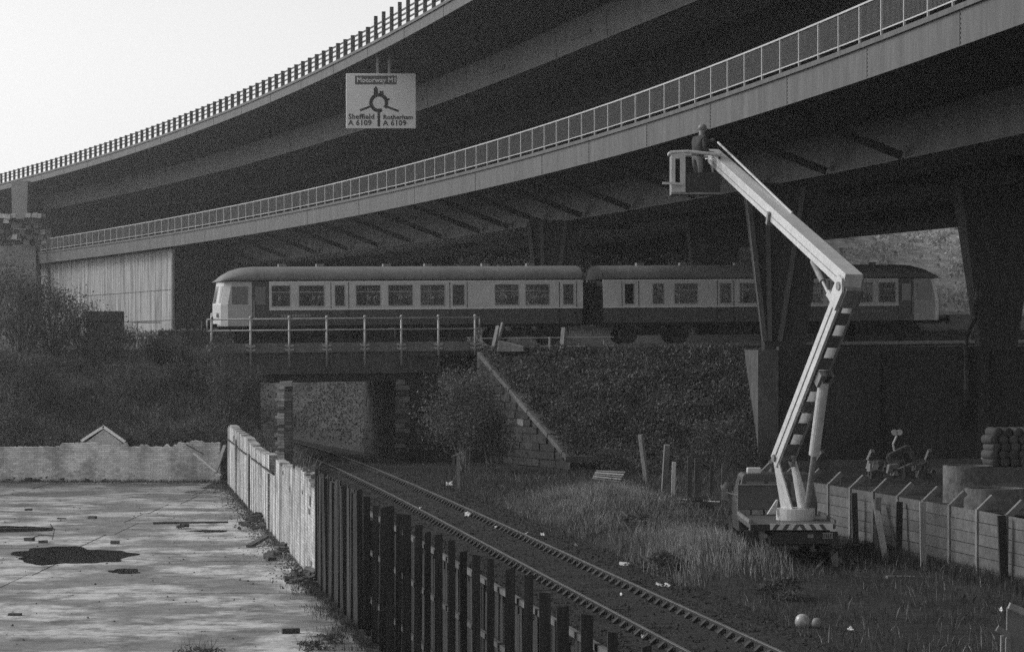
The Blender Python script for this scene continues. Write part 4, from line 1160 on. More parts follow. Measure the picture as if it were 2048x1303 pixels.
# ------------------------------------------------------------------ concrete panel fence
m_panel = mat('fence_concrete', .11, var=.3, scale=1.5, bump=.3, fine=(8, .2), rnd=.18)
m_fpost = mat('fence_post_concrete', .15, var=.35, scale=3, bump=.3, rnd=.2)
def panel_fence(pts, label, rows=6, ph=.258, z0=.0, seed=1, zf=None):
    rr = random.Random(seed)
    root = thing('concrete_fence', label, 'fence', (pts[0][0], pts[0][1], 0))
    P0 = [Vector((x, y, 0)) for x, y in pts]
    # resample every 1.95 m
    out = [P0[0]]; rest = 1.95
    for a, b in zip(P0[:-1], P0[1:]):
        L = (b - a).length; s = rest
        while s <= L: out.append(a + (b - a) * (s / L)); s += 1.95
        rest = s - L
    for i, p in enumerate(out):
        zb = zf(p) if zf else z0
        d = (out[min(i + 1, len(out) - 1)] - out[max(i - 1, 0)]).normalized()
        nb = Vector((d.y, -d.x, 0)); nb = nb if nb.x > 0 else -nb          # crank leans into the compound
        b = MB(); hh = zb + rows * ph
        b.beam(p + Vector((0, 0, zb - .1)), p + Vector((0, 0, hh + .03)), .13, .13, up=d)
        b.beam(p + Vector((0, 0, hh - .02)), p + nb * .34 + Vector((0, 0, hh + .30)), .13, .12, up=d)
        b.build('post', m_fpost, root)
        if i + 1 < len(out):
            q = out[i + 1]; dd = (q - p).normalized()
            for k in range(rows):
                z = zb + k * ph
                b = MB(); o_ = nb * rr.uniform(-.006, .006)
                b.beam(p + dd * .075 + o_ + Vector((0, 0, z + ph / 2)), q - dd * .075 + o_ + Vector((0, 0, z + ph / 2 + rr.uniform(-.004, .004))), .05, ph - .018)
                b.build('panel', m_panel, root)
    return root
panel_fence([(12.6, 49.0), (10.95, 59.2), (9.75, 66.5), (8.07, 75.8), (6.75, 80.8)], 'long concrete panel fence with cranked post tops behind the lift truck', seed=2)
panel_fence([(8.2, 88.5), (10.4, 90.2), (13.0, 90.6), (16.8, 91.4), (20, 92)], 'back row of concrete panel fence before the dark retaining wall', seed=4, rows=6)
# old posts and boards in front of it
def fpost(a, b, w_, label, mt=None, group=None):
    mb = MB(); mb.beam(a, b, w_, w_ * .8); return single('old_post', mb, mt or m_wood, label, 'post', group)
def stand(px, Y): return Vector(((px - CX) * Y / FPX, Y, -.03))
fpost(stand(1847, 64.3), P(1845, 1003, 64.3), .13, 'pale upright post standing before the concrete fence')
fpost(stand(1712, 70.9), P(1708, 985, 70.9), .15, 'grey post close against the concrete fence next to the truck', m_wood_dark)
fpost(stand(1797, 67.4), P(1799, 1003, 67.6), .15, 'dark post against the concrete fence between pale post and leaning boards', m_timber)
fpost(stand(1773, 67.6), P(1750, 1000, 69.2), .13, 'leaning board propped on the concrete fence')
fpost(stand(1755, 68.6), P(1757, 995, 69.0), .13, 'upright board beside the leaning one at the concrete fence', m_wood_dark)
fpost(stand(2009, 60.2), P(2003, 1030, 60.2), .17, 'thick dark post at the right end of the concrete fence', m_timber)
plank(G(1773, 1153, .08), G(1862, 1154, .05), .12, .06, 'pale plank lying on the ground before the concrete fence')
# leaning posts in the middle distance
fpost(G(1293, 963), P(1281, 869, 107), .17, 'tall grey post leaning left at the foot of the embankment')
fpost(G(1328, 986), P(1334, 889, 98.5), .19, 'tall upright grey post beside the small white one')
fpost(G(1346, 995), P(1348, 923, 96.0), .13, 'small pale post beside the taller upright one', m_white)
for k, (px, py, pt_, w_) in enumerate(((1379, 1005, 912, .16), (1395, 1008, 916, .22), (1423, 994, 922, .13), (1447, 1012, 928, .14))):
    Yb = FPX * CAMZ / (py - HY); fpost(G(px, py), P(px + 1, pt_, Yb), w_, 'dim old fence post in the row between the white post and the truck', m_wood_dark, 'row of dim posts')
mb = MB(); mb.lathe([(.0, 0), (.12, .02), (.16, .2), (.10, .38), (.0, .42)], P(1451, 985, 91), n=10); single('hanging_sack', mb, m_wood, 'pale bundle hung on the last post before the truck', 'sack', smooth=True)
mb = MB(); mb.tube(G(1350, 997, .05), G(1440, 1003, .05), .02); single('iron_pipe', mb, m_rail_light, 'thin pale pipe lying along the foot of the posts', 'pipe')
# pallet propped on the bank
pal = thing('wooden_pallet', 'slatted pale wooden pallet tilted on the ground below the slope', 'pallet', G(1218, 966))
pc = [P(1192, 941, 106.5), P(1250, 944, 106.5), P(1240, 963, 105.6), P(1184, 956, 105.6)]
for k in range(5):
    f = k / 4; a = pc[0].lerp(pc[3], f); b = pc[1].lerp(pc[2], f)
    mb = MB(); mb.beam(a, b, .07, .03, up=(0, -.5, .8)); mb.build('slat', m_white if k % 2 else m_rail_light, pal)
for f in (.05, .5, .95):
    a = pc[0].lerp(pc[1], f) + Vector((0, .05, -.05)); b = pc[3].lerp(pc[2], f) + Vector((0, .05, -.05)); mb = MB(); mb.beam(a, b, .09, .09); mb.build('bearer', m_wood_dark, pal)
plank(G(1207, 975, .06), G(1292, 970, .08), .12, .05, 'long pale plank on the ground in front of the pallet')
# small post sign by the track
sp_ = thing('trackside_marker', 'short wooden marker post with a hooded top beside the bush by the track', 'marker post', G(917, 976))
mb = MB(); b0 = G(917, 976); mb.beam(b0, P(916, 907, b0.y), .12, .12); mb.build('post', m_wood, sp_)
mb = MB(); mb.beam(P(905, 912, b0.y), P(925, 904, b0.y), .16, .05); mb.build('hood', m_wood, sp_)
mb = MB(); mb.beam(P(907, 912, b0.y), P(908, 934, b0.y), .10, .05); mb.build('board', m_wood_dark, sp_)

# broken wooden gate corner at the lower right
gt = thing('broken_gate', 'weathered broken timber gate corner standing in the grass at the right edge', 'gate', P(2030, 1303, 46))
for a, b, w_, n_ in (((2024, 1330), (2026, 1214), .20, 'upright'), ((2042, 1330), (2044, 1222), .13, 'upright'), ((2006, 1330), (2007, 1270), .09, 'upright'), ((2016, 1330), (2016, 1275), .08, 'upright'), ((2018, 1210), (2062, 1228), .12, 'rail'), ((1994, 1255), (2020, 1270), .10, 'rail')):
    mb = MB(); mb.beam(P(*a, 46 + a[0] % 7 * .05 if n_ == 'upright' else 45.75), P(*b, 46 + a[0] % 7 * .05 if n_ == 'upright' else 45.75), w_, .10); mb.build(n_, m_wood, gt)

# ------------------------------------------------------------------ clutter of the scrap compound
m_ring = mat('stained_concrete', .12, var=.4, scale=1.5, bump=.3, fine=(6, .25))
def pipe_ring(px, pyt, pyb, rpx, Y, label):
    s = FPX / Y; c = P(px, pyb, Y); top = P(px, pyt, Y).z; r = rpx / s
    mb = MB(); mb.lathe([(r * .97, 0), (r, .05), (r, top - c.z), (r * .86, top - c.z), (r * .84, .02)], c, n=36); single('concrete_ring', mb, m_ring, label, 'concrete pipe', smooth=False)
pipe_ring(1936, 930, 1010, 50, 76.0, 'tall open concrete pipe ring standing in the scrap compound')
pipe_ring(1988, 975, 1020, 60, 69.5, 'wider low concrete ring in front of the tall one in the compound')
# stack of drums
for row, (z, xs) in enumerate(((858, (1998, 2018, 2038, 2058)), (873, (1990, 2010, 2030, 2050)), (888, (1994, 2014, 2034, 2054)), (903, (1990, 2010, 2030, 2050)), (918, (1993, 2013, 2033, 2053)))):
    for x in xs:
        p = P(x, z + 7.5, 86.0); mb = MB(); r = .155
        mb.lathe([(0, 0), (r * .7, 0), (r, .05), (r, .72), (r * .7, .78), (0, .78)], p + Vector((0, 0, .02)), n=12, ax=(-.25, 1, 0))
        single('drum', mb, mat('shaded_drum', .06, var=.4, scale=4, rnd=.4), 'small dark drum lying in the tall stack at the edge of the compound', 'drum', 'stacked drums', smooth=True)  # drums darkened: the deck's shade is put into their colour
# scrap heap
sh = thing('bent_machine', 'rusty tilted metal frame lying on the rubble of the compound', 'scrap', P(1805, 945, 82))
fr_ = [P(1776, 912, 82), P(1815, 893, 82.4), P(1832, 925, 82.6), P(1790, 944, 82)]
for a, b in zip(fr_, fr_[1:] + fr_[:1]):
    mb = MB(); mb.beam(a, b, .10, .12); mb.build('bar', m_rust if a is fr_[0] else m_wood_dark, sh)
mb = MB(); mb.prism([P(1803, 906, 82.5), P(1820, 899, 82.6), P(1832, 925, 82.7), P(1812, 930, 82.6)], (0, .06, 0)); mb.build('plate', m_rust, sh)
mb = MB(); mb.path([P(1790, 905, 82.5), P(1786, 888, 82.5), P(1794, 870, 82.5)], .03); 
for px in (1789, 1799): mb.lathe([(.04, -.02), (.09, -.02), (.09, .02), (.04, .02)], P(px, 864, 82.5), n=10, ax=(0, 1, 0))
single('bent_rod', mb, m_rail_light, 'thin bent rod with two loops sticking up from the scrap', 'rod')
rr = random.Random(31)
for k in range(40):
    px, py = rr.uniform(1740, 1880), rr.uniform(925, 950); p = P(px, py, rr.uniform(78, 86)); s = rr.uniform(.05, .16)
    mb = MB(); mb.hexa([p + Vector((a * s * rr.uniform(.6, 1.3), b * s, -s)) for a, b in ((-1, -1), (1, -1), (1, 1), (-1, 1))], [p + Vector((a * s * rr.uniform(.4, 1), b * s * .8, s * rr.uniform(.4, .9))) for a, b in ((-1, -1), (1, -1), (1, 1), (-1, 1))])
    p.z = low_h(p.x, p.y)
    single('rubble_lump', mb, m_stone_pale if k % 5 == 0 else m_stone, 'lump of rubble strewn under the scrap frame in the compound', 'rubble', 'compound rubble')
# far left scrap heap on the approach
rr = random.Random(41)
for row in range(6):
    for k in range(11):
        px = -8 + k * 10.5 + rr.uniform(-3, 3) + (4 if row % 2 else 0); py = 484 - row * 10.5 + rr.uniform(-2, 2)
        if row == 5 and k in (4, 5): continue
        if row > 2 and k > 9: continue
        c = P(px, py, 279 + rr.uniform(0, 1)); s = .24
        mb = MB(); mb.hexa([c + Vector((a * s * rr.uniform(.9, 1.3), b * s, -s)) for a, b in ((-1, -1), (1, -1), (1, 1), (-1, 1))], [c + Vector((a * s * rr.uniform(.7, 1.25), b * s * .8, s * rr.uniform(.6, 1.1))) for a, b in ((-1, -1), (1, -1), (1, 1), (-1, 1))])
        single('scrap_bale', mb, m_white if (row == 5 and rr.random() < .7) or rr.random() < .12 else (m_concrete_dark if rr.random() < .6 else m_stone_pale), 'crushed bale in the scrap heap on the approach ramp', 'scrap', 'scrap bales on the ramp')

# ------------------------------------------------------------------ litter
rr = random.Random(51)
def scrap_paper(px, py, wpx, hpx, label, group=None):
    base = G(px, py); base.z = max(.02, low_h(base.x, base.y)) + .03 if base.x > tr_c(base.y)[0] + 1 else .09
    base = P(px, py, FPX * (CAMZ - base.z) / (py - HY)); s = FPX / base.y
    w_, h = wpx / s, hpx / s * 1.0
    V_, F_ = [], []
    nx, ny = 5, 4
    for j in range(ny):
        for i in range(nx):
            V_.append((base.x + w_ * (i / (nx - 1) - .5) * rr.uniform(.75, 1.1), base.y + .28 * (j / (ny - 1) - .5), base.z - .02 + h * (j / (ny - 1)) * rr.uniform(.3, 1) + rr.uniform(0, .03)))
    for j in range(ny - 1):
        for i in range(nx - 1): F_.append((j * nx + i, j * nx + i + 1, (j + 1) * nx + i + 1, (j + 1) * nx + i))
    mb = MB(); mb.add(V_, F_)
    V2 = [(x, y, z - .006) for x, y, z in V_]; mb.add(V2, [f[::-1] for f in F_])
    single('litter', mb, m_litter, label, 'litter', group)
for px, py, w_, h in ((898, 969, 14, 8), (935, 1030, 12, 8), (993, 1054, 9, 5), (1051, 1068, 10, 5), (1085, 1069, 9, 6), (1152, 1089, 7, 4), (1242, 1188, 5, 4), (1700, 1257, 11, 6), (2002, 1219, 7, 6), (840, 1015, 5, 3), (1285, 1272, 5, 4)):
    scrap_paper(px, py, w_, h, 'white scrap of paper dropped beside or between the rails', 'litter along the track')
scrap_paper(1325, 1170, 30, 7, 'long white strip of packaging in the grass right of the track')
scrap_paper(1250, 1128, 22, 6, 'thin pale strip of litter among the weeds right of the track')
def ball(px, py, rpx, label, mt):
    b0 = G(px, py); s = FPX / b0.y; r = rpx / s
    z = max(0, low_h(b0.x, b0.y))
    b0 = G(px, py, z)
    mb = MB(); rr_ = random.Random(px)
    mb.lathe([(r * math.sin(math.pi * i / 9) * (1 + .05 * math.sin(i * 2.1)), r - r * math.cos(math.pi * i / 9)) for i in range(10)], b0 - Vector((0, 0, .02)), n=16)
    return single('plastic_ball', mb, mt, label, 'ball', smooth=True)
ball(1605, 1255, 15.5, 'shiny pale split ball lying in the grass right of the track', mat('shiny_plastic', .36, rough=.25, var=.5, scale=8, spec=.7))
ball(1634, 1254, 11, 'dull grey ball next to the shiny one in the grass', mat('dull_plastic', .22, rough=.5, var=.3, scale=8))

# ------------------------------------------------------------------ lift truck
TRK = thing('lift_truck', 'small lorry with a pale articulated lift boom and basket raised to the viaduct', 'truck', (6.62, 67.5, 0))
tx, ty = 6.62, 67.5
KX = 1.17; tx -= .10
m_lift = mat('pale_lift_paint', .52, rough=.4, var=.12, scale=2, spec=.5, fine=(8, .08))
m_liftdk = mat('dark_lift_paint', .20, rough=.5, var=.25, scale=2, spec=.4, fine=(8, .15))  # darker lift paint, also paints in the boom's shaded side
m_cab = mat('dark_cab_paint', .06, rough=.35, var=.2, scale=2, spec=.5)
m_bed = mat('lorry_bed_paint', .10, rough=.5, var=.3, scale=2)
def tb(x0, x1, y0, y1, z0, z1, n_, mt, par=TRK, bevel=.0):
    mb = MB(); mb.box(tx + x0 * KX, tx + x1 * KX, y0, y1, z0, z1 * (1.05 if z1 > 1.3 else 1)); return mb.build(n_, mt, par, bevel=bevel)
tb(-.42, .42, 65.25, 71.3, .55, .78, 'chassis', m_black)
tb(-.84, .86, 65.10, 68.62, .96, 1.08, 'bed', m_bed, bevel=.01)
tb(-.86, -.82, 65.2, 68.6, 1.085, 1.17, 'bed_side', m_liftdk)
tb(.84, .88, 65.2, 68.6, 1.085, 1.17, 'bed_side', m_bed)
tb(-.84, -.46, 65.04, 65.097, .92, 1.07, 'tail_box', m_black)
st = tb(-.45, .80, 65.04, 65.094, .945, 1.085, 'striped_tailboard', m_white)
for k in range(6):
    x = -.48 + k * .235; mb = MB(); mb.prism([(tx + x, 65.036, .95), (tx + x + .10, 65.036, .95), (tx + x + (.10 + .09 if k < 3 else .01), 65.036, 1.08), (tx + x + (.09 if k < 3 else -.09), 65.036, 1.08)], (0, .003, 0)); mb.build('stripe', m_cab, st)
tb(-.40, .90, 65.10, 65.16, .62, .90, 'rear_bumper', m_black)
pl = tb(.60, .80, 65.065, 65.098, .74, .88, 'number_plate', m_liftdk)
for k in range(4): 
    mb = MB(); x = tx + .72 + k * .05; mb.box(x, x + .022, 65.058, 65.064, .77, .85); mb.build('plate_mark', m_black, pl)
tb(.30, .42, 65.08, 65.098, .76, .84, 'tail_lamp', m_liftdk); tb(-.62, -.5, 65.08, 65.098, .76, .84, 'tail_lamp', m_liftdk)
# cab
cabm = MB(); cabm.sweep([[(tx - .82, 68.75, z0) if False else (tx + sx * w_ * KX, y, z * 1.05) for sx, y in ((-1, 68.74), (1, 68.74), (1, yf), (-1, yf))] for z, w_, yf in ((.62, .82, 70.6), (1.30, .84, 70.6), (1.36, .83, 70.5), (1.92, .74, 70.1), (1.98, .68, 70.0))])
cabm.build('cab', m_cab, TRK, bevel=.03)
tb(-.70, .70, 70.61, 71.5, .62, 1.18, 'bonnet', m_cab, bevel=.05)
m_cg = mat('lorry_glass', .16, rough=.08, var=.3, scale=1, spec=.7)
for x0, x1 in ((-.66, -.28), (-.20, .20), (.28, .66)): tb(x0, x1, 68.715, 68.738, 1.40, 1.80, 'rear_window', m_cg)
mb = MB(); mb.prism([(tx - .985, 69.0, 1.48), (tx - .985, 70.1, 1.48), (tx - .905, 69.9, 1.92), (tx - .905, 69.0, 1.92)], (-.006, 0, 0)); mb.build('side_window', m_cg, TRK)
tb(-.60, -.30, 69.3, 69.5, 1.985, 2.10, 'roof_beacon', m_white, bevel=.03)
mb = MB(); mb.beam((tx - .98, 70.2, 1.5), (tx - 1.15, 70.3, 1.55), .03, .03); mb.box(tx - 1.24, tx - 1.10, 70.28, 70.33, 1.35, 1.62); mb.build('mirror', m_liftdk, TRK)
# headboard behind the cab and lockers
tb(-.84, .10, 68.5, 68.56, 1.22, 1.72, 'headboard', m_bed)
mb = MB(); mb.path([(tx - 1.0, 68.47, 1.09), (tx - 1.0, 68.47, 1.82), (tx + .14, 68.47, 1.82)], .018); mb.build('headboard_rail', m_liftdk, TRK)
for k in range(3): tb(-.83 + k * .27, -.60 + k * .27, 68.42, 68.495, 1.09, 1.21, 'locker', m_liftdk)
for sx in (-1, 1):
    for yw_ in (66.35, 70.75):
        mb = MB(); mb.tube((tx + sx * .72, yw_, .38), (tx + sx * .97, yw_, .38), .38, n=24); wh = mb.build('wheel', m_rubber, TRK)
        mb = MB(); mb.tube((tx + sx * .972, yw_, .38), (tx + sx * .985, yw_, .38), .20, n=16); mb.build('rim', m_liftdk, wh)
    mb = MB(); mb.sweep([[(tx + sx * .70, 66.35 - .5 * math.cos(a), .38 + .46 * math.sin(a)), (tx + sx * 1.0, 66.35 - .5 * math.cos(a), .38 + .46 * math.sin(a)), (tx + sx * 1.0, 66.35 - .52 * math.cos(a), .38 + .48 * math.sin(a)), (tx + sx * .70, 66.35 - .52 * math.cos(a), .38 + .48 * math.sin(a))] for a in np.linspace(0, math.pi, 10)]); mb.build('mudguard', m_black, TRK)
    mb = MB(); mb.beam((tx + sx * .6, 67.6, .95), (tx + sx * 1.28, 67.4, .10), .11, .09); og = mb.build('outrigger', m_liftdk, TRK)
    mb = MB(); mb.box(tx + sx * 1.28 - .13, tx + sx * 1.28 + .13, 67.27, 67.53, .01, .10); mb.build('foot_pad', m_liftdk, og)
mb = MB(); mb.prism([(tx + .98, 65.5, .05), (tx + 1.12, 65.5, .05), (tx + 1.10, 65.5, .42), (tx + .95, 65.5, .30)], (0, .05, 0)); mb.build('mud_flap', m_liftdk, TRK)
# turret
tc_ = P(1591, 1028, 66.6)
mb = MB(); mb.lathe([(.0, 0), (.46, 0), (.46, .27), (.40, .28), (0, .28)], (tc_.x, tc_.y, 1.085), n=28); mb.build('turntable', m_lift, TRK, smooth=False)
pd = Vector((-.30, .954, 0)); sd = Vector((-.954, -.30, 0))          # boom plane heading, and its left side
piv = P(1567, 915, 66.75); elb = P(1700, 572, 63.7); tip = P(1424, 309, 72.9)
for k, nm in ((1, 'mast_plate'), (-1, 'mast_plate')):
    c = Vector((tc_.x, tc_.y, 1.36)) + sd * .20 * k
    pv = Vector((piv.x, piv.y, piv.z)) + sd * .20 * k + Vector((0, 0, .06))
    mb = MB(); mb.prism([c - pd * .34, c + pd * .34, pv + pd * .13, pv - pd * .13], sd * .035 * k); mb.build(nm, m_lift, TRK)
ep = Vector((tc_.x, tc_.y, 1.36)) + sd * .237
em = MB(); em.sweep([[ep + Vector((0, 0, .72)) + (pd * math.cos(a) + Vector((0, 0, 1)) * math.sin(a)) * r_ + sd * d_ for r_, d_ in ((.045, .003), (.075, .003), (.075, .008), (.045, .008))] for a in np.linspace(0, 2 * math.pi, 17)], caps=False)
em.build('round_emblem', m_liftdk, TRK)
mb = MB(); mb.prism([tc_ + sd * .50 + Vector((0, 0, .02)), tc_ + sd * .72 + Vector((0, 0, .02)), tc_ + sd * .48 + Vector((0, 0, .36)), tc_ + sd * .44 + Vector((0, 0, .36))], pd * .05); mb.build('gusset', m_lift, TRK)
mb = MB(); mb.tube(piv + sd * .28, piv - sd * .28, .085, n=14); mb.build('pivot_pin', m_liftdk, TRK)
# lower boom: two side beams and cross plates on the underside
ld = (elb - piv).normalized(); un = sd.cross(ld).normalized()
if un.y > 0: un = -un                                              # underside looks to the camera
for k in (1, -1):
    mb = MB(); mb.beam(piv + sd * .19 * k - ld * .12, elb + sd * .19 * k, .07, .40, up=un); mb.build('lower_boom_beam', m_lift if k > 0 else m_liftdk, TRK)  # right beam darker: shaded side of the boom put into the paint
mb = MB(); mb.beam(piv + sd * .232 + ld * .1, elb + sd * .232 - ld * .5, .012, .03, up=un); mb.build('boom_groove', m_cab, TRK)
Lb = (elb - piv).length; k = .25
while k < Lb - .4:
    a = piv + ld * k + un * .19; b = a + ld * .34; mb = MB(); mb.beam(a, b, .30, .02, up=un); mb.build('cross_plate', mat('shaded_boom_plate', .10, rough=.5, var=.3, scale=3), TRK); k += .66  # plates darkened: underside shade is painted into them
# lift cylinder of the lower boom
cb0 = Vector((tc_.x, tc_.y, 1.4)) - sd * .12 - pd * .42; cb1 = piv.lerp(elb, .52) + un * .34 - sd * .05
cm = cb0.lerp(cb1, .42)
mb = MB(); mb.tube(cb0, cm, .07, n=12); mb.build('cylinder_rod', m_liftdk, TRK)
mb = MB(); mb.tube(cm, cb1, .13, n=16); mb.build('lift_cylinder', m_lift, TRK)
mb = MB(); mb.beam(cb1 - ld * .15, cb1 + ld * .2, .34, .2, up=un); mb.build('cylinder_bracket', m_liftdk, TRK)
for k in (-.05, 0, .05):
    mb = MB(); q0 = cb1 + un * .12 + sd * k; mb.path([q0, q0 + ld * .22 + un * .05, q0 + ld * .30 - un * .1], .018); mb.build('hose', m_black, TRK)
# elbow
ed = (tip - elb).normalized(); eu = ed.cross(sd).normalized(); eu = eu if eu.z > 0 else -eu
mb = MB(); mb.prism([elb - ld * .55 + un * .2, elb - ld * .55 - un * .2, elb + ed * .35 - eu * .20, elb + ed * .15 + eu * .22, elb - ed * .10 + eu * .22, elb + un * .22], sd * .05)
mb2 = MB(); mb2.prism([p - sd * .28 for p in (elb - ld * .55 + un * .2, elb - ld * .55 - un * .2, elb + ed * .35 - eu * .20, elb + ed * .15 + eu * .22, elb - ed * .10 + eu * .22, elb + un * .22)], sd * .05)
mb.v = [tuple(Vector(p) + sd * .23) for p in mb.v]; mb.build('elbow_plate', m_lift, TRK); mb2.build('elbow_plate', m_liftdk, TRK)
mb = MB(); mb.beam(elb - ld * .45 + un * .18, elb + un * .18 + ld * .08, .40, .16, up=un); mb.build('elbow_box', m_liftdk, TRK, bevel=.02)
mb = MB(); mb.tube(elb + sd * .31, elb - sd * .31, .10, n=14); mb.build('elbow_pin', m_liftdk, TRK)
# upper boom: tapered box
ub0, ub1 = elb - ed * .15 + eu * .14, tip
mb = MB(); mb.beam(ub0, ub1, .44, .40, up=eu, w2=.36, h2=.30); mb.build('upper_boom', m_lift, TRK, bevel=.015)
mb = MB(); f0, f1 = ub0 + sd * .223 + ed * .4 - eu * .03, ub1 + sd * .183 - ed * .4 - eu * .03; mb.beam(f0, f1, .010, .018, up=eu); mb.build('boom_seam', m_liftdk, TRK)
mb = MB(); r0, r1 = ub0.lerp(ub1, .45) - sd * .16 + eu * .19, ub1 - sd * .16 + eu * .30 + ed * .1; mb.tube(r0, r1, .03, n=8); mb.build('levelling_rod', m_lift, TRK)
mb = MB(); c0 = ub0.lerp(ub1, .50); mb.beam(c0 + sd * .24 - eu * .26, c0 + sd * .24 + eu * .05, .06, .10, up=ed); mb.beam(c0 + sd * .2 - eu * .26, c0 - sd * .1 - eu * .26, .05, .10, up=ed); mb.build('boom_clamp', m_liftdk, TRK)
u0_, u1_ = ub0.lerp(ub1, .22) - eu * .26 + sd * .1, elb - ld * .45 + sd * .28 - un * .34
mb = MB(); um = u0_.lerp(u1_, .66); mb.tube(u0_, um, .075, n=12); mb.build('knuckle_cylinder', m_liftdk, TRK)
mb = MB(); mb.tube(um, u1_, .035, n=10); mb.build('knuckle_rod', m_rail_light, TRK)
mb = MB(); mb.beam(u1_, elb - ld * .45 + sd * .24, .06, .16); mb.build('knuckle_lug', m_lift, TRK)
# basket
BY = 72.3; sB = FPX / BY
bx0, bx1 = P(1341, 0, BY).x, P(1438, 0, BY).x; bz0, bz1 = P(0, 390, BY).z, P(0, 307, BY).z; by0, by1 = BY - .42, BY + .42
m_bdk = mat('shaded_basket_panel', .035, rough=.5, var=.3, scale=3)  # basket panels near black: their shadow is put into the colour
bs = MB(); bs.box(bx0, bx1, by0, by1, bz0, bz0 + .05); bas = bs.build('basket_floor', m_liftdk, TRK)
def bpart(n_, mt, *boxes):
    mb = MB()
    for b in boxes: mb.box(*b)
    mb.build(n_, mt, bas)
zb5 = bz0 + .055
lp_ = bx0 + .36
bpart('end_frame', m_lift, (bx0, bx0 + .10, by0, by0 + .05, zb5, bz1 - .06), (lp_ - .14, lp_, by0, by0 + .05, zb5, bz1 - .06), (bx0 + .101, lp_ - .141, by0, by0 + .05, zb5, zb5 + .22), (bx0 + .101, lp_ - .141, by0, by0 + .05, bz1 - .16, bz1 - .06))
bpart('end_panel', m_liftdk, (bx0, bx0 + .04, by0 + .06, by1, zb5, bz1 - .06))
bpart('front_panel', m_bdk, (lp_ + .01, bx1, by0, by0 + .04, zb5, zb5 + .50))
bpart('back_panel', m_bdk, (bx0 + .05, bx1, by1 - .04, by1, zb5, bz1 - .12))
bpart('side_panel', m_bdk, (bx1 - .04, bx1, by0 + .05, by1 - .05, zb5, bz1 - .12))
mb = MB(); mb.path([(bx0 - .02, by0, bz1), (bx0 + .42, by0, bz1 + .02), (bx1, by0, bz1 - .06), (bx1, by1, bz1 - .06), (bx0 - .02, by1, bz1), (bx0 - .02, by0, bz1)], .045, 8); mb.build('top_rail', m_lift, bas)
mb = MB(); mb.beam(P(1325, 366, BY - .5), P(1366, 368, BY - .5), .09, .06); mb.build('tool_shelf', m_lift, bas)
mb = MB(); mb.beam(tip - ed * .1, Vector((bx1 - .05, BY, bz0 + .55)), .2, .25); mb.build('basket_bracket', m_liftdk, TRK)

# ------------------------------------------------------------------ person in the basket
pc_ = P(1396, 390, BY); fz = bz0 + .06
px_, py_ = pc_.x, BY - .05
J = {  # joint: (dx, dy, z above the basket floor, radius)
 'pel': (0, 0, .93, .15), 'spi': (.03, 0, 1.12, .17), 'che': (.07, .0, 1.33, .19), 'nek': (.11, 0, 1.45, .07), 'hd0': (.13, .0, 1.52, .08), 'hd1': (.145, .0, 1.63, .092), 'hd2': (.15, 0, 1.685, .07),
 'lh': (-.03, -.10, .88, .095), 'lk': (-.03, -.12, .50, .065), 'la': (-.05, -.12, .09, .045), 'lt': (.10, -.13, .035, .04),
 'rh': (-.03, .10, .88, .095), 'rk': (.05, .12, .50, .065), 'ra': (.0, .12, .09, .045), 'rt': (.15, .13, .035, .04),
 'ls': (.05, -.21, 1.40, .085), 'le': (-.02, -.27, 1.14, .065), 'lw': (.17, -.26, 1.02, .036), 'lp': (.25, -.26, 1.03, .04),
 'rs': (.09, .21, 1.40, .085), 're': (.30, .22, 1.28, .065), 'rw': (.50, .12, 1.36, .036), 'rp': (.58, .11, 1.39, .04)}
E = [('pel', 'spi'), ('spi', 'che'), ('che', 'nek'), ('nek', 'hd0'), ('hd0', 'hd1'), ('hd1', 'hd2'), ('pel', 'lh'), ('lh', 'lk'), ('lk', 'la'), ('la', 'lt'), ('pel', 'rh'), ('rh', 'rk'), ('rk', 'ra'), ('ra', 'rt'), ('che', 'ls'), ('ls', 'le'), ('le', 'lw'), ('lw', 'lp'), ('che', 'rs'), ('rs', 're'), ('re', 'rw'), ('rw', 'rp')]
names = list(J); V = [(J[n_][0], J[n_][1], J[n_][2]) for n_ in names]; rad = [J[n_][3] for n_ in names]
EE = [(names.index(a), names.index(b)) for a, b in E]
for hand, sgn in (('lp', -1), ('rp', 1)):
    h = J[hand]; b0 = names.index(hand)
    for k in range(5):
        dy = (k - 2) * .020; ln = (.055, .075, .082, .076, .060)[k]
        i0 = len(V)
        if k == 0: V += [(h[0] + .0, h[1] - .04 * sgn, h[2] + .02), (h[0] + .04, h[1] - .055 * sgn, h[2] + .03)]
        else: V += [(h[0] + .05, h[1] + dy, h[2] + .01), (h[0] + .05 + ln * .6, h[1] + dy, h[2] - .02)]
        rad += [.011, .009]; EE += [(b0, i0), (i0, i0 + 1)]
me = bpy.data.meshes.new('body'); me.from_pydata(V, EE, [])
tmp = bpy.data.objects.new('tmp', me); COL.objects.link(tmp)
sk = tmp.modifiers.new('skin', 'SKIN'); sub = tmp.modifiers.new('sub', 'SUBSURF'); sub.levels = 2; sub.render_levels = 2
lay = me.skin_vertices[0].data if me.skin_vertices else None
if lay is None:
    bm = bmesh.new(); bm.from_mesh(me); bm.verts.layers.skin.verify(); bm.to_mesh(me); bm.free(); lay = me.skin_vertices[0].data
for i, r_ in enumerate(rad): lay[i].radius = (r_, r_)
lay[0].use_root = True
bpy.context.view_layer.update()
bme = bpy.data.meshes.new_from_object(tmp.evaluated_get(bpy.context.evaluated_depsgraph_get())); bpy.data.objects.remove(tmp)
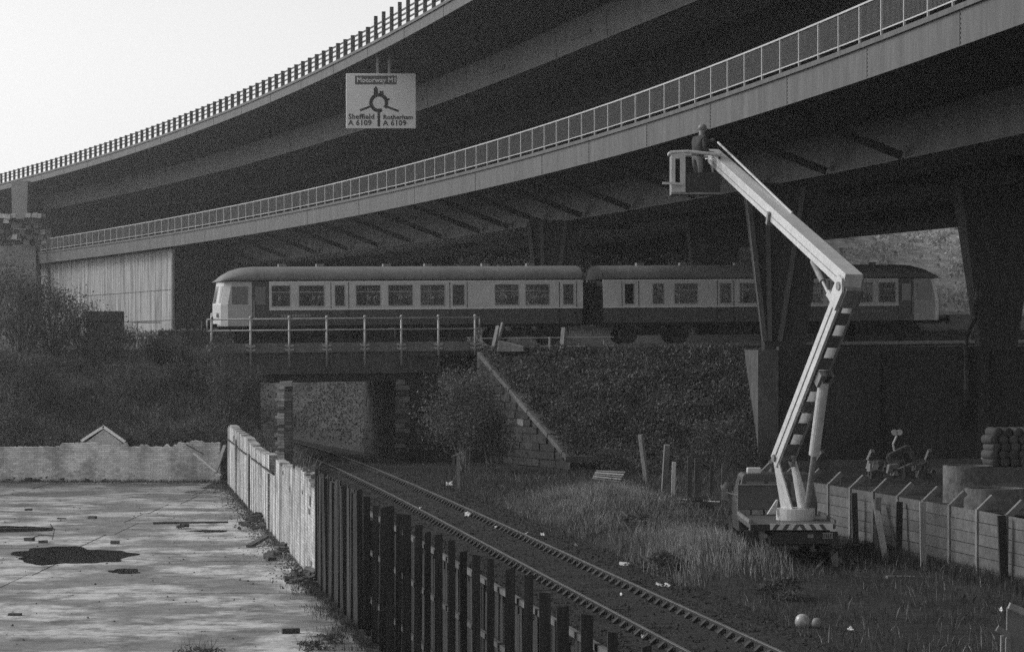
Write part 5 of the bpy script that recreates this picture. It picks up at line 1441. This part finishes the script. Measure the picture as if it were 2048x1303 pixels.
m_skin = mat('skin', .22, rough=.6, var=.1, scale=6); m_jack = mat('dark_jacket', .05, var=.4, scale=6, bump=.3); m_trou = mat('pale_trousers', .22, var=.25, scale=5, bump=.3); m_hat = mat('pale_helmet', .20, rough=.4, var=.1, scale=4); m_boot = mat('boots', .03, var=.3, scale=5)
bme.materials.clear()
for m_ in (m_skin, m_jack, m_trou, m_boot): bme.materials.append(m_)
for p_ in bme.polygons:
    c = p_.center
    p_.material_index = 3 if c.z < .13 else 2 if c.z < .93 and abs(c.y) < .23 else 0 if (c.z > 1.475 and abs(c.y) < .14) or c.x > .54 or (c.x > .20 and c.y < -.2) else 1
    p_.use_smooth = True
man = thing('person', 'person in dark jacket, pale trousers and helmet leaning out of the lift basket', 'person', (px_, py_, fz), R(38))
bme.name = 'body'; link('body', bme, None, man)
hx, hz_ = .147, 1.65
mb = MB(); mb.lathe([(.118, 0), (.112, .05), (.09, .095), (.05, .12), (0, .128)], (hx, 0, hz_), n=16); mb.lathe([(.15, -.012), (.15, 0), (.10, .004), (.10, -.012)], (hx + .015, 0, hz_), n=16); mb.build('helmet', m_hat, man, local=True, smooth=True)
mb = MB(); mb.prism([(hx + .085, -.018, 1.565), (hx + .085, .018, 1.565), (hx + .118, 0, 1.555), (hx + .086, 0, 1.605)], (0.001, 0, 0)); mb.build('nose', m_skin, man, local=True)
for sgn in (-1, 1):
    mb = MB(); mb.lathe([(0, -.012), (.012, 0), (0, .012)], (hx + .082, sgn * .032, 1.605), n=8, ax=(1, 0, 0)); mb.build('eye', m_boot, man, local=True)
    mb = MB(); mb.lathe([(0, -.012), (.026, -.004), (.022, .010), (0, .012)], (hx - .005, sgn * .088, 1.59), n=8, ax=(0, 1, 0)); mb.build('ear', m_skin, man, local=True)
mb = MB(); mb.box(hx + .083, hx + .088, -.022, .022, 1.528, 1.536); mb.build('mouth', m_boot, man, local=True)

# ------------------------------------------------------------------ vegetation
def leaves(Pn, size, up=.3, aspect=.55, rng=RNG):
    """one folded leaf (two triangles as a quad) at each point"""
    n = len(Pn)
    a = rng.normal(size=(n, 3)); a[:, 2] += up; a /= np.linalg.norm(a, axis=1)[:, None]
    b = rng.normal(size=(n, 3)); b -= (b * a).sum(1)[:, None] * a; b /= np.linalg.norm(b, axis=1)[:, None]
    s = np.asarray(size).reshape(-1, 1) * rng.uniform(.6, 1.3, (n, 1))
    V = np.stack([Pn, Pn + a * s * .5 + b * s * aspect * .5, Pn + a * s, Pn + a * s * .5 - b * s * aspect * .5], 1).reshape(-1, 3)
    return V, np.arange(4 * n).reshape(-1, 4)
def blades(Pn, h, w_=.02, lean=.35, rng=RNG):
    n = len(Pn)
    th = rng.uniform(0, 2 * np.pi, n); hh = np.asarray(h) * rng.uniform(.45, 1.25, n)
    d = np.stack([np.cos(th), np.sin(th), np.zeros(n)], 1)
    ln = rng.uniform(0, lean, n) * hh; ph = rng.uniform(0, 2 * np.pi, n)
    tipv = np.stack([np.cos(ph) * ln, np.sin(ph) * ln, hh], 1); mid = tipv * .55; mid[:, :2] *= .6
    ww = (w_ * rng.uniform(.6, 1.4, n))[:, None]
    V = np.stack([Pn - d * ww * .5, Pn + d * ww * .5, Pn + mid + d * ww * .4, Pn + tipv, Pn + mid - d * ww * .4], 1).reshape(-1, 3)
    F = np.arange(5 * n).reshape(-1, 5)
    return V, F
def stuff(name, label, V, F, mt, cat):
    me = np_mesh(name, V, F); me.materials.append(mt)
    o = link(name, me); tag(o, label, cat, kind='stuff'); return o

def ground_pts(n, x0, x1, y0, y1, hf, keep=None, rng=RNG):
    x = rng.uniform(x0, x1, n); y = rng.uniform(y0, y1, n)
    pts = [(a, b, hf(a, b)) for a, b in zip(x, y) if keep is None or keep(a, b)]
    return np.array(pts)
def patch(x, y, s): return .5 + .5 * math.sin(x * s + 1.7 * math.sin(y * s * .6)) * math.cos(y * s * .8 + 1.1 * math.sin(x * s * .7))

# grass right of the track
def keep_g(x, y):
    d = x - tr_c(y)[0]
    if d < 2.1: return False
    if 5.4 < x < 7.9 and 64.4 < y < 72: return random.random() < .25
    if x > 9 and y < 64 and x + (y - 60) * .17 < 9.8 and y > 50: return random.random() < .6
    return random.random() < .25 + .75 * patch(x, y, .8)
p1 = ground_pts(70000, -4, 10.2, 46, 116, low_h, keep_g)
dry = np.array([math.exp(-((p[0] - 2.6) / 2.4) ** 2 - ((p[1] - 86) / 9) ** 2) > RNG.uniform(0, 1.0) * 1.3 or RNG.uniform() < .10 for p in p1])
V, F = blades(p1[~dry], np.where(p1[~dry][:, 1] < 60, .15, .2) * RNG.uniform(.6, 1.6, len(p1[~dry])), .014, lean=.6); stuff('rough_grass', 'rough dark grass and weeds on the ground right of the track', V, F, m_grass, 'grass')
pd_ = p1[dry]; pd2 = ground_pts(24000, -1, 7.5, 76, 98, low_h, lambda x, y: x > tr_c(y)[0] + 2.2 and random.random() < math.exp(-((x - 2.8) / 2.0) ** 2 - ((y - 87) / 8) ** 2))
pd_ = np.concatenate([pd_, pd2]); V, F = blades(pd_, .26 * RNG.uniform(.5, 1.5, len(pd_)), .013, lean=1.0); stuff('dry_grass', 'pale dry grass on the mound beside the track', V, F, m_grass_dry, 'grass')
p2 = ground_pts(9000, 2.5, 6.4, 60, 76, low_h, lambda x, y: x > tr_c(y)[0] + 2.0 and random.random() < math.exp(-((x - 4.6) / 1.5) ** 2 - ((y - 68) / 6) ** 2))
V, F = blades(p2, .42, .016, lean=.5); stuff('tall_grass', 'tall grass by the left side of the lift truck', V, F, m_grass_dry, 'grass')
# grass at the foot of the panel fence
def fx(y): return 9.75 - (y - 66.5) * .175
p3 = np.array([(fx(y) - abs(RNG.normal(0, .35)), y, 0) for y in RNG.uniform(48, 82, 10000)]); p3 = p3[[not (5.5 < p[0] < 7.8 and 64 < p[1] < 72) for p in p3]]
V, F = blades(p3, .34, .015); stuff('fence_grass', 'dark grass growing along the foot of the concrete fence', V, F, m_grass, 'grass')
# weeds on the yard edge and between fence and track
p4 = []
for y in RNG.uniform(40, 62, 5200):
    x = fa + fb * y; p4.append((x - .12 - abs(RNG.normal(0, .18)) * (1.6 if patch(x, y, 1.3) > .5 else .6), y, 0))
p4 += [(WALL_A.x + (WALL_B.x - WALL_A.x) * u - .08 - abs(RNG.normal(0, .12)), WALL_A.y + (WALL_B.y - WALL_A.y) * u, 0) for u in RNG.uniform(0, 1, 1500)]
p4 += [(RNG.uniform(-22, -11.2), 107.3 - abs(RNG.normal(0, .25)), 0) for _ in range(2500)]
V, F = blades(np.array(p4), .11, .010, lean=.8); stuff('yard_weeds', 'low weeds along the edges of the concrete yard', V, F, m_grass, 'weeds')
p5 = ground_pts(9000, -10, 2, 44, 118, lambda x, y: .0, lambda x, y: -4.6 < x - tr_c(y)[0] < -1.7 and x > fa + fb * y + .4 and random.random() < patch(x, y, 1.1))
V, F = blades(p5, .14, .02); stuff('trackside_grass', 'short grass between the timber fence and the track', V, F, m_grass, 'grass')

# loose stones: ballast of the lower track, grit in the yard
def stones(Pn, size, rng=RNG):
    n = len(Pn); s = np.asarray(size).reshape(-1, 1, 1) * rng.uniform(.5, 1.4, (n, 1, 1))
    base = np.array([(1, 0, 0), (-.3, .9, .1), (-.7, -.7, 0), (.1, .1, .9)], float)[None] + rng.normal(0, .25, (n, 4, 3))
    V = (Pn[:, None, :] + base * s).reshape(-1, 3)
    k = np.arange(n)[:, None, None] * 4; F = (k + np.array([(0, 1, 3), (1, 2, 3), (2, 0, 3)])[None]).reshape(-1, 3)
    return V, F
pst = []
for _ in range(16000):
    y = 42 + 75 * RNG.uniform() ** 1.3; pst.append(tuple(tr_pt(y, RNG.uniform(-2.3, 2.3), .06)))
V, F = stones(np.array(pst), .035); stuff('ballast_stones', 'loose ballast stones between and beside the rails', V, F, mat('ballast_stone', .055, var=.8, scale=9, rough=.9), 'ballast')
pst = []
for _ in range(2600):
    u = RNG.uniform(.02, 1.0); p = WALL_A.lerp(WALL_B, u) + nl * abs(RNG.normal(0, .35)); pst.append((p.x, p.y, .0))
for _ in range(1200): pst.append((RNG.uniform(-24, -11.2), 107.2 - abs(RNG.normal(0, .7)), 0))
for _ in range(500): pst.append((RNG.uniform(-18, -4), RNG.uniform(48, 105), 0))
pst = np.array([p for p in pst if p[0] < yard_right(p[1])])
V, F = stones(pst, .028); stuff('yard_grit', 'small stones and grit strewn over the concrete yard', V, F, mat('grit', .10, var=.7, scale=9), 'grit')

# cover of the embankment slopes
def scatter_left(n):
    out = []
    while len(out) < n:
        t, w = RNG.uniform(-24, 1.1), RNG.uniform(-19.5, -2.8); p = TW(t, w); h = left_h(p.x, p.y)
        if h > .05 and RNG.uniform() < .35 + .65 * patch(p.x, p.y, .9): out.append((p.x, p.y, h))
    return np.array(out)
pl_ = scatter_left(64000)
V, F = blades(pl_[:40000], .6, .018, lean=1.2); stuff('bank_grass', 'tangled dry grass on the left embankment', V, F, m_grass_dry, 'grass')
q = pl_[40000:].copy(); q[:, 2] += RNG.uniform(0, .5, len(q)); V, F = leaves(q, .11); stuff('bank_brambles', 'low brambles covering the left embankment', V, F, m_leaf, 'brambles')
us, vs = RNG.uniform(0, 1, 52000), RNG.uniform(-.04, 1.0, 52000)
pr = np.array([tuple(right_slope(u, v)) for u, v in zip(us, vs)]); pr[:, 2] += RNG.uniform(-.02, .22, len(pr))
V, F = leaves(pr, .13, up=.5, aspect=.75); stuff('slope_ivy', 'low leafy cover on the slope right of the wing wall', V, F, m_leaf, 'ground cover')
us, vs = RNG.uniform(0, 1, 7000), RNG.uniform(-.04, 1.0, 7000)
pr = np.array([tuple(right_slope(u, v)) for u, v in zip(us, vs)]); pr[:, 2] += RNG.uniform(.1, .3, len(pr))
V, F = leaves(pr, .11, up=.6, aspect=.8); stuff('slope_weeds', 'pale leaves scattered over the slope right of the wing wall', V, F, m_leaf_pale, 'weeds')
pv = []
for t in RNG.uniform(-20, 0, 5000): p = TW(t, RNG.uniform(-3.6, 0)); pv.append((p.x, p.y, left_h(p.x, p.y)))
for t in RNG.uniform(11, 46, 6000): w = RNG.uniform(-4.6, -1.6); p = TW(t, w, rail_z(t) - .42); pv.append(tuple(p))
for _ in range(2500): pv.append((RNG.uniform(10.6, 26), RNG.uniform(118.3, 127), rail_z(25) - .45))
V, F = blades(np.array(pv), .22, .025); stuff('lineside_grass', 'thin grass along the top of the railway embankment', V, F, m_grass, 'grass')
# bank beyond the bridge
pbk = []
for _ in range(34000):
    w = RNG.uniform(6, 75); k = RNG.uniform(0, 1.6); sh_ = max(0, w - 30) * .45
    pbk.append(tuple(TW(8.0 + 6.6 * k - sh_, w, up_h(8.1, w) * min(1, k) ** .8 + RNG.uniform(0, .5))))
V, F = leaves(np.array(pbk), .15, up=.8); stuff('far_bank_weeds', 'pale weeds on the bank seen through the bridge opening', V, F, m_leaf, 'weeds')
# hillside scrub
ph_ = []
for _ in range(2600):
    t, w = RNG.uniform(0, 105), RNG.uniform(40, 150); c = TW(t - max(0, w - 30) * .45, w, up_h(t, w)); r_ = RNG.uniform(.5, 1.5)
    if c.x < -4: continue
    k = RNG.integers(30, 70); dd = RNG.normal(size=(k, 3)); dd /= np.linalg.norm(dd, axis=1)[:, None]; dd[:, 2] = abs(dd[:, 2])
    ph_.append(np.array(c) + dd * r_ * RNG.uniform(.5, 1, (k, 1)))
V, F = leaves(np.concatenate(ph_), .3, up=.8, aspect=.8); stuff('hillside_scrub', 'far scrub and trees covering the hillside beyond the viaduct', V, F, leaf_mat('hill_leaves', .46), 'scrub')

def bush(name, label, base, height, radius, nclump, nleaf, size, lm, group=None, lean=(0, 0), stems=7, cat='bush', seed=0, low=.1):
    rg = np.random.default_rng(seed)
    root = thing(name, label, cat, base, group=group)
    mb = MB(); cl = []
    for i in range(nclump):
        a = rg.uniform(0, 2 * math.pi); r_ = radius * rg.uniform(.05, 1) ** .6; z = height * (low + (1 - low) * rg.uniform(0, 1) ** .8)
        k = math.sqrt(max(.08, 1 - (z / height * .92) ** 2.2)); cl.append(Vector((math.cos(a) * r_ * k + lean[0] * z, math.sin(a) * r_ * k + lean[1] * z, z)))
    for i, c in enumerate(cl):
        if i % max(1, nclump // (stems * 3)) == 0:
            st_ = Vector((rg.uniform(-.2, .2), rg.uniform(-.2, .2), -.1)); m_ = st_.lerp(c, .5) + Vector((rg.uniform(-.15, .15), rg.uniform(-.15, .15), height * .08))
            r0 = .018 + .008 * height
            mb.tube(st_, m_, r0, r0 * .6, n=5); mb.tube(m_, c, r0 * .6, r0 * .25, n=5)
            for _ in range(4):
                e = c + Vector(rg.normal(size=3)) * radius * .22 + Vector((0, 0, .15)); mb.tube(m_.lerp(c, rg.uniform(.3, 1)), e, r0 * .3, r0 * .08, n=4, cap=False)
    mb.build('stems', m_twig, root, local=True)
    per = nleaf // nclump
    pts = np.concatenate([np.array(c) + rg.normal(size=(per, 3)) * np.array([radius * .20, radius * .20, height * .09]) * rg.uniform(.6, 1.3) for c in cl])
    pts[:, 2] = np.abs(pts[:, 2])
    V, F = leaves(pts, size, up=.2, rng=rg)
    me = np_mesh('foliage', V, F); me.materials.append(lm); o = link('foliage', me, None, root)
    return root
def lbase(px, Y):
    x = (px - CX) * Y / FPX; return Vector((x, Y, left_h(x, Y) - .05))
BUSHES = (
 ('hawthorn_bush', -30, 120, 5.0, 2.2, 'tallest dark bush on the left embankment, under the scrap heap', 'tall bushes on the left bank'),
 ('hawthorn_bush', 40, 122, 4.1, 2.1, 'tall twiggy bush before the far plain retaining wall', 'tall bushes on the left bank'),
 ('hawthorn_bush', 105, 124, 3.4, 2.0, 'tall bush hiding the left half of the panelled abutment', 'tall bushes on the left bank'),
 ('hawthorn_bush', 170, 125.5, 2.4, 1.8, 'rounded bush next to the stepped wall end, before the panelled abutment', 'tall bushes on the left bank'),
 ('scrub_bush', 15, 114.5, 2.8, 1.8, 'broad bush below the tallest one on the left embankment', 'low bushes on the left bank'),
 ('scrub_bush', 85, 116.5, 2.1, 1.8, 'middle bush on the bank between tall bushes and yard wall', 'low bushes on the left bank'),
 ('scrub_bush', 270, 118, 1.6, 1.7, 'low bush on the bank straight above the white gable', 'low bushes on the left bank'),
 ('scrub_bush', 180, 115, 1.6, 1.7, 'low bush on the bank just left of the white gable', 'low bushes on the left bank'),
 ('scrub_bush', 380, 120, 1.7, 1.5, 'low bush on the bank before the stone pilaster of the bridge', 'low bushes on the left bank'),
 ('scrub_bush', 235, 124, 1.5, 1.6, 'small bush at the top of the bank under the panelled abutment', 'low bushes on the left bank'),
 ('scrub_bush', 330, 125.5, 1.0, 1.4, 'smallest bush at the top of the bank, beside the short handrail', 'low bushes on the left bank'),
 ('thicket_bush', 436, 119.5, 3.2, 1.5, 'twiggy thicket over the left abutment corner', 'thicket by the bridge'),
 ('thicket_bush', 486, 120.5, 3.0, 1.2, 'twiggy thicket reaching in front of the bridge opening', 'thicket by the bridge'),
 ('thicket_bush', 458, 116, 2.2, 1.2, 'shorter thicket behind the far end of the white side wall', 'thicket by the bridge'),
 ('hedge_bush', 55, 110.5, 1.7, 1.6, 'dark bush behind the end wall, left of the white gable', 'bushes behind the yard wall'),
 ('hedge_bush', 140, 110, 1.5, 1.5, 'dark bush touching the left side of the white gable', 'bushes behind the yard wall'),
 ('hedge_bush', 330, 110.8, 1.6, 1.5, 'dark bush behind the end wall, right of the white gable', 'bushes behind the yard wall'),
 ('hedge_bush', 415, 111.5, 1.9, 1.3, 'dark bush behind the clean white end of the yard wall', 'bushes behind the yard wall'),
 ('hedge_bush', 245, 111, 1.2, 1.3, 'dark bush touching the right side of the white gable', 'bushes behind the yard wall'),
 ('hedge_bush', -25, 110.5, 2.2, 1.7, 'dark bush behind the far left stretch of the end wall', 'bushes behind the yard wall'))
for i, (nm, px, Y, h, r_, lab, gr) in enumerate(BUSHES):
    th_ = nm == 'thicket_bush'
    bush(nm, lab, lbase(px, Y), h, r_, 46, (4200 if h > 2.3 else 2600) if not th_ else 2600, .10, m_leaf if i % 3 else m_leaf_pale, gr, seed=i, stems=16 if th_ else 11)
tb0 = G(928, 946); bush('sapling_tree', 'leafy young tree with thin trunks before the wing wall', Vector((tb0.x, 115.4, 0)), 4.0, 1.75, 60, 9000, .12, m_leaf_pale, cat='tree', seed=80, stems=4, low=.3)
tb1 = G(985, 946); bush('elder_bush', 'smaller leafy bush right of the young tree at the wing wall foot', Vector((tb1.x, 115.0, 0)), 2.2, .9, 26, 2200, .13, m_leaf, seed=81, stems=4, low=.25)
bush('weed_clump', 'dark leafy weeds before the retaining wall corner behind the posts', Vector((8.6, 115.5, 0)), 2.0, 1.7, 30, 3200, .13, m_leaf, seed=82)
bush('bramble_clump', 'bramble clump at the foot of the slope left of the leaning post', Vector((4.6, 113.8, 0)), .9, 1.5, 24, 2200, .12, m_leaf, seed=83)
for i, (px, py, lab) in enumerate(((1275, 1075, 'dark weed clump on the grassy mound'), (1330, 1150, 'dark weed clump beside the long white packaging strip'), (1430, 1095, 'dark weed clump left of the truck cab'), (1390, 1030, 'weed clump below the row of dim posts'), (1560, 1200, 'weed clump above the shiny ball'))):
    b0 = G(px, py); b0.z = low_h(b0.x, b0.y); bush('dock_weed', lab, b0, .45, .5, 14, 500, .10, m_leaf, 'weed clumps', seed=90 + i)
for i, (px, py, lab) in enumerate(((395, 1312, 'leafy weed tuft alone in the open yard'), (668, 1285, 'leafy weed tuft right against the timber fence'), (620, 1300, 'leafy weed tuft beside the short baulk of wood'))):
    bush('yard_weed', lab, G(px, py), .14, .35, 10, 700, .04, m_leaf, 'yard weed tufts', seed=100 + i)

# ------------------------------------------------------------------ haze over the whole place
hm = bpy.data.materials.new('haze'); hm.use_nodes = True
hn, hl = hm.node_tree.nodes, hm.node_tree.links
hn.remove(hn['Principled BSDF'])
pv_ = hn.new('ShaderNodeVolumePrincipled'); pv_.inputs['Color'].default_value = (.9, .9, .9, 1); pv_.inputs['Density'].default_value = HAZE
pv_.inputs['Anisotropy'].default_value = .7
hl.new(pv_.outputs[0], hn['Material Output'].inputs['Volume'])
mb = MB(); mb.box(-320, 320, -80, 540, -1.2, 48); o = link('haze', mb.mesh('haze'), hm); tag(o, 'thin pale haze in the air over the whole place', 'haze', kind='stuff')
